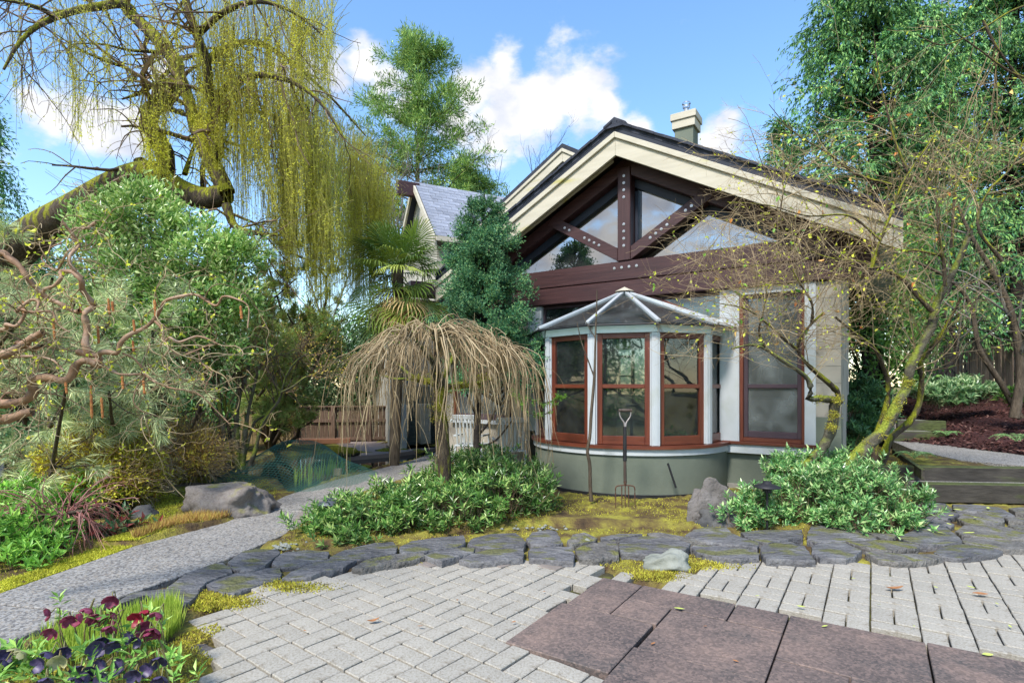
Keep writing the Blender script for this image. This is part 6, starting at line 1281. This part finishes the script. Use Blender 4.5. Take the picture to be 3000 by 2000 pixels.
def lathe(acc, prof, c, n=24):
    V = []; F = []
    for (r, z) in prof:
        for k in range(n): V.append((c[0]+r*math.cos(k*2*math.pi/n), c[1]+r*math.sin(k*2*math.pi/n), c[2]+z))
    for i in range(len(prof)-1):
        for k in range(n): F.append([i*n+k, i*n+(k+1) % n, (i+1)*n+(k+1) % n, (i+1)*n+k])
    return acc.add(V, F)
def plight(x, y, Y, label, hgt, r=.12, mat=m_lamp):
    c = at(x, y, Y); o = thing('path_light', label, 'lamp', (c[0], c[1], 0)); a = Acc(); lathe(a, [(0, .045), (.035, .045), (.04, .025), (.05, .022), (r, -.004), (r, -.012), (.04, .0), (.0, .0)], c); fin(a, 'shade', mat, o, True)
    tb('stem', [(c[0], c[1], 0), (c[0], c[1], c[2])], [.012, .012], m_dark, o); a = Acc(); lathe(a, [(.04, -.06), (.04, -.002)], c, 12); fin(a, 'lens', m_dark, o, True); return o
plight(757, 1154, 5.25, 'grey mushroom path light above the evergreen bed by the path', .2)
plight(1762, 1116, 5.15, 'flat dark path light over the right hand evergreen bush', .3, mat=m_dark)
# pond net, reeds, pipes
m_net = M('teal netting', [(.03, .11, .09), (.07, .20, .16)], scale=3, rough=.6)
def nz_(X, Y):
    g = np.exp(-((X+3.05)**2/.42+(Y-8.3)**2/.55)); g2 = np.exp(-((X+3.6)**2/.25+(Y-7.9)**2/.5)); return .0+.50*g+.22*g2+.02*np.sin(X*9)*np.cos(Y*7)-.02
a = Acc(); lines_ = []; K = 60
for i in range(50):
    s = i/49; X = np.linspace(-4.35, -2.05, K); Yl = 6.75+2.0*s+.08*np.sin(X*4+s*3)+(-.25*(X+3.2)); lines_.append(np.stack([X, Yl, nz_(X, Yl)], 1))
for i in range(56):
    s = i/55; Yl = np.linspace(6.75, 8.75, K)+(-.25*((-4.35+2.3*s)+3.2)); X = -4.35+2.3*s+.06*np.sin(Yl*4+s*4); X = np.full(K, 1.)*X; lines_.append(np.stack([X, Yl, nz_(X, Yl)], 1))
add_tubes(a, np.stack(lines_), np.full((len(lines_), K), .0024), 3); o = a.build('pond_net', m_net, None); tag(o, 'teal green mesh net draped in a hump over the pond', 'net')
RDS = thing('pond_reeds', 'upright green iris blades rising from the pond by the path', 'reeds', gp(715, 1112, -.04)); a = Acc()
for (x, y, n) in [(686,1120,5),(700,1118,10),(716,1113,6),(741,1103,5),(752,1098,9),(768,1092,7),(782,1088,6),(730,1108,4),(800,1082,4)]:
    b = np.array(gp(x, y, -.05)); pp = b+rng.normal(size=(n, 3))*[.05, .04, 0]; add_leaves(a, pp, np.array([0, 0, 1.])+rng.normal(size=(n, 3))*.10, rng.uniform(.18, .36, n), .022, hint=np.array([0, -1., 0]), spread=.4, fold=.1)
fin(a, 'blades', l_grass, RDS, kind='stuff')
m_pipe = M('grey plastic pipe', [(.09, .10, .12), (.13, .14, .16)], scale=5, rough=.4)
for (x0, x1, y, lb) in [(382, 520, 1078, 'upper grey plastic pipe lying by the maple stems'), (425, 505, 1089, 'lower shorter grey pipe lying by the maple stems')]:
    o = thing('plastic_pipe', lb, 'pipe', at(x0, y, 8.0)); tb('tube', [at(x0, y, 7.9), at(x1, y+1, 7.8)], [.03, .03], m_pipe, o); tb('pipe_collar', [at(x1-8, y+1, 7.8), at(x1, y+1, 7.8)], [.035, .035], m_pipe, o)
b_ = Acc().box((0, 0, .05), (.11, .09, .10)).build('small_box', M('tan board', [(.42, .30, .17), (.5, .37, .22)], rough=.8), None, bevel=.004); b_.location = gp(776, 1091, .0); tag(b_, 'small tan box beside the pond edge', 'box')
o = thing('drain_pipe', 'black corrugated drain pipe end behind the flowers', 'pipe', gp(295, 1402, 0)); a = Acc(); c = np.array(gp(293, 1398, .045)); d = np.array([-.25, -.9, .05]); d /= np.linalg.norm(d); K = 22; P = c+d*np.linspace(-.12, .1, K)[:, None]; R = .042+.004*(np.arange(K) % 2); add_tubes(a, P[None], R[None], 14); fin(a, 'tube', m_dark, o, True)
# white garden chairs, slatted
def chair(base, rz, label):
    o = empty('garden_chair', base, rz, label, 'chair', 'white slatted garden chairs')
    def p(nm, c, d, rx=0): q = Acc().box((0, 0, 0), d).build(nm, m_white, o, bevel=.004); q.location = c; q.rotation_euler = (rx, 0, 0)
    for x in (-.22, .22):
        for y in (-.2, .2): p('leg', (x, y, .2), (.035, .035, .40))
        p('arm', (x, 0, .56), (.05, .46, .025)); p('arm_post', (x, -.2, .48), (.03, .03, .16))
    p('seat', (0, 0, .40), (.46, .44, .03)); p('top_rail', (0, .30, .86), (.46, .03, .07), -.2)
    for k in range(7): p('back_slat', (-.18+.06*k, .25, .63), (.03, .018, .44), -.2)
chair((*at(1085, 1050, 9.0)[:2], .0), 2.9, 'white slatted garden chair just right of the weeping tree trunk'); chair((*at(1168, 1045, 8.3)[:2], .0), 3.3, 'white slatted garden chair between spruce and bay window')

# ---- foreground flowers
def hell(name, label, pts, mats, base, leafy=10, seed=1):
    o = thing(name, label, 'flower', base); rngl = random.Random(seed)
    for (x, y, ci) in pts:
        X, Y_ = x/2.24/1.2755, (1700+y/2.24)/1.2755; dep = 2.72-.50*(y/672.); c = np.array(at(X, Y_, dep)); a = Acc(); V = []; F = []
        ax = np.array([rngl.uniform(-.5, .5), -.55+rngl.uniform(-.3, .3), rngl.uniform(-.9, .2)]); ax /= np.linalg.norm(ax); s = np.cross(ax, [0, 0, 1.]); s /= np.linalg.norm(s); t = np.cross(s, ax); r = rngl.uniform(.030, .038)
        for k in range(5):
            th = k*2*math.pi/5+rngl.random()*.3; rad = math.cos(th)*s+math.sin(th)*t; tan = -math.sin(th)*s+math.cos(th)*t; b_ = len(V)
            for (u_, h_, w_) in ((0, 0, .2), (.45, .12, .75), (.8, .45, .8), (1.02, .85, .35)):
                for q in (-1, 0, 1): V.append(c+rad*r*u_+ax*r*h_*.9+tan*r*w_*.6*q+(ax*r*.08 if q else 0))
            for i in range(3):
                for j in range(2): m0 = b_+i*3+j; F.append([m0, m0+1, m0+4, m0+3])
        a.add(V, F, rngl.random()); fl = fin(a, 'flower', mats[ci], o, True)
        g = np.array([c[0]+rngl.uniform(-.08, .08), c[1]+.05, 0.0]); tb('flower_stem', [c, c-ax*.03+np.array([0, 0, .015]), (c+g)/2+np.array([rngl.uniform(-.03, .03), 0, .02]), g], [.0028, .004], m_stem, o, S=5)
    a = Acc(); n = len(pts); cs = np.array([at(x/2.24/1.2755, (1700+y/2.24+18)/1.2755, 2.74-.5*(y/672.)) for x, y, _ in pts]); idx = rng.integers(0, n, leafy*n); whorls(a, cs[idx]+rng.normal(size=(len(idx), 3))*[.05, .05, .03], rv(len(idx))*.4+np.array([0, -.2, 1.]), 7, .062, .018, 1.); fin(a, 'leaves', l_hell, o, kind='stuff'); return o
m_stem = M('hellebore stem', [(.14, .17, .05), (.22, .16, .08)], scale=20, rough=.6)
l_hell = leafmat('hellebore leaf', [(.06, .17, .04), (.13, .29, .08), (.26, .42, .15)], rough=.35)
m_pk = M('wine petal', [(.16, .018, .05), (.27, .05, .10), (.36, .11, .18)], scale=35, rough=.45, trans=.25); m_bk = M('slate violet petal', [(.035, .03, .07), (.075, .06, .13), (.14, .10, .20)], scale=35, rough=.4, trans=.1); m_rd = M('crimson petal', [(.28, .012, .03), (.42, .04, .07)], scale=30, rough=.4, trans=.3); m_gn = M('pale green petal', [(.42, .42, .18), (.55, .50, .30)], scale=30, rough=.5, trans=.3)
hell('hellebore', 'hellebore with dusky wine pink cups standing above the bulb leaves', [(335,210,0),(735,115,0),(590,180,0),(450,250,0),(660,240,0),(765,230,0),(545,255,0),(730,300,0),(620,235,0),(345,325,0)], [m_pk], gp(230, 1470, 0), 1, 1)
hell('hellebore', 'hellebore with bright crimson cup near the drain pipe', [(935,195,0),(915,240,0),(1045,210,1),(930,300,1),(1020,320,1),(985,340,1)], [m_rd, m_pk], gp(320, 1460, 0), 1, 2)
hell('hellebore', 'hellebore with slate violet nodding cups at the bottom edge', [(340,470,0),(420,455,0),(280,540,0),(300,640,0),(530,570,0),(600,600,0),(870,370,0),(910,385,0),(740,410,0),(805,560,0),(885,605,0),(1060,630,0),(990,570,0),(1040,510,0),(690,550,0),(690,645,0),(660,390,0),(620,450,0),(520,635,0),(590,650,0)], [m_bk], gp(260, 1540, 0), 2, 3)
hell('hellebore', 'hellebore at the bottom left corner with pale green and violet cups', [(40,525,1),(130,450,0),(385,515,0),(15,500,1),(165,465,0)], [m_gn, m_bk], gp(60, 1560, 0), 5, 4)
a = Acc(); p = scatter_ground(3200, [gp(*q)[:2] for q in [(110,1470),(250,1440),(400,1395),(420,1440),(370,1490),(200,1520),(60,1540)]], (WALK,)); n = len(p); BG = thing('bulb_leaves', 'tuft of bright green narrow bulb leaves around the hellebores', 'plant', gp(280, 1480, 0)); add_leaves(a, p, np.array([0, 0, 1.])+rng.normal(size=(n, 3))*.16, rng.uniform(.07, .17, n), .0075, hint=np.array([0, -1., 0]), spread=.6, fold=.15); fin(a, 'blades', l_grass, BG, kind='stuff')
a = Acc(); p = scatter_ground(2600, [gp(*q)[:2] for q in [(300,1245),(420,1205),(510,1185),(600,1165),(500,1205),(400,1222),(310,1252)]], (WALK,)); n = len(p); add_leaves(a, p, np.array([0, 0, 1.])+rng.normal(size=(n, 3))*.35, rng.uniform(.03, .10, n), .006, hint=np.array([0, -1., 0]), spread=.6)
a.build('dry_grass', leafmat('straw grass', [(.16, .085, .05), (.24, .18, .07), (.28, .27, .08)], rough=.6), None, kind='stuff')
# ferns on the bank
l_fern = leafmat('fern frond', [(.06, .16, .07), (.13, .26, .13), (.22, .36, .20)], rough=.45)
def fern(x, y, Y, s, label, nf=9):
    c = np.array(at(x, y, Y)); o = thing('fern', label, 'fern', c, 'ferns on the mulch bank'); a = Acc()
    for k in range(nf):
        t = k*2.399; d = np.array([math.cos(t), math.sin(t)*.8, 0]); K = 12; u_ = np.linspace(0, 1, K); P = c+d*(u_*s)[:, None]+np.array([0, 0, 1.])*(s*(1.1*u_-1.0*u_**2))[:, None]; add_tubes(a, P[None], np.full((1, K), .003), 3)
        sd_ = np.array([-d[1], d[0], 0]); ln = s*.28*np.sin(np.linspace(.35, 3.0, K))
        for sgn in (-1, 1): add_leaves(a, P, sd_*sgn+d*.35, ln, s*.06, hint=np.array([0, 0, 1.]), spread=.2)
    fin(a, 'fronds', l_fern, o)
fern(2100, 1052, 7.4, .26, 'small fern beside the raised path edging'); fern(2176, 1000, 9.6, .24, 'fern at the foot of the far timber steps'); fern(2198, 930, 10.6, .3, 'pale fern on the bank below the laurel row'); fern(2335, 1014, 8.2, .34, 'large fern at the right edge of the bank'); fern(1915, 1062, 6.4, .2, 'tiny fern at the pillar foot behind the bush')
# ---- fallen leaves, each its own
def fl(x, y, z, L, mat, label, group=None, rz=None, curl=.25):
    c = gp(x, y, z); a = Acc(); K = 7; V = []; F = []; w_ = L*.42
    for i in range(K):
        u_ = i/(K-1); ww = w_*math.sin(math.pi*min(max(u_, .03), .97))**.8*.5; zc = curl*L*(u_-.5)**2
        for q in (-1, 0, 1): V.append((u_*L-L/2, q*ww, .006+zc+abs(q)*ww*.35))
    for i in range(K-1):
        for j in range(2): m0 = i*3+j; F.append([m0, m0+1, m0+4, m0+3])
    o = a.add(V, F).build('fallen_leaf', mat, None, smooth=True); o.location = c; o.rotation_euler = (random.gauss(0, .08), random.gauss(0, .08), random.random()*6.28 if rz is None else rz); return tag(o, label, 'leaf', group)
m_ly = M('yellow green fallen leaf', [(.40, .46, .10), (.52, .55, .16)], scale=30, rough=.6); m_lb = M('brown fallen leaf', [(.26, .11, .04), (.38, .19, .09)], scale=30, rough=.7)
random.seed(12)
fl(2056, 1354, .012, .11, m_lb, 'curled two tone brown and yellow leaf on the right pavers', rz=-.1, curl=.6); fl(2252, 1366, .012, .09, m_lb, 'flat brown leaf on the pavers near the right edge', rz=-.2)
fl(858, 1428, .012, .07, m_lb, 'rusty curled leaf on the left pavers', rz=.3, curl=.8); fl(2226, 1226, .07, .11, m_ly, 'large lime leaf on a right hand flagstone', rz=.1)
fl(1560, 1400, .014, .06, m_ly, 'dull green leaf on the reddish slabs', rz=-.3); fl(2268, 1506, .014, .06, m_ly, 'lime leaf on the slab in the bottom right corner', rz=.1); fl(2142, 1158, .02, .09, m_ly, 'lime leaf leaning against the lowest step', rz=-.5)
ORD = ['first', 'second', 'third', 'fourth', 'fifth', 'sixth', 'seventh', 'eighth', 'ninth', 'tenth', 'eleventh']
for k, (x, y) in enumerate(sorted([(1995,1208),(2075,1190),(2120,1200),(2160,1225),(2185,1185),(2200,1172),(2240,1190),(2060,1175),(2105,1180),(2180,1205),(2270,1168)])): fl(x, y, .065, random.uniform(.05, .085), m_ly, ORD[k]+' from the left of the pale lime leaves on the flagstones near the steps', 'lime leaves on the right flagstones')
for k, (x, y) in enumerate(sorted([(1895,1440),(2150,1350),(2230,1350),(2290,1388),(2020,1390),(1960,1330),(1840,1395),(2100,1440),(1740,1370),(2320,1440)])): fl(x, y, .012, random.uniform(.025, .05), m_ly, ORD[k]+' from the left of the small yellow leaves on the right hand pavers', 'small yellow leaves on the pavers')
for k, (x, y) in enumerate(sorted([(965,1440),(1180,1430),(1250,1360),(1050,1380),(700,1450),(1620,1440),(1500,1480),(1690,1520)])): fl(x, y, .013, random.uniform(.02, .035), m_lb, ORD[k]+' from the left of the tiny orange brown leaf scraps on the terrace', 'leaf scraps on the terrace')
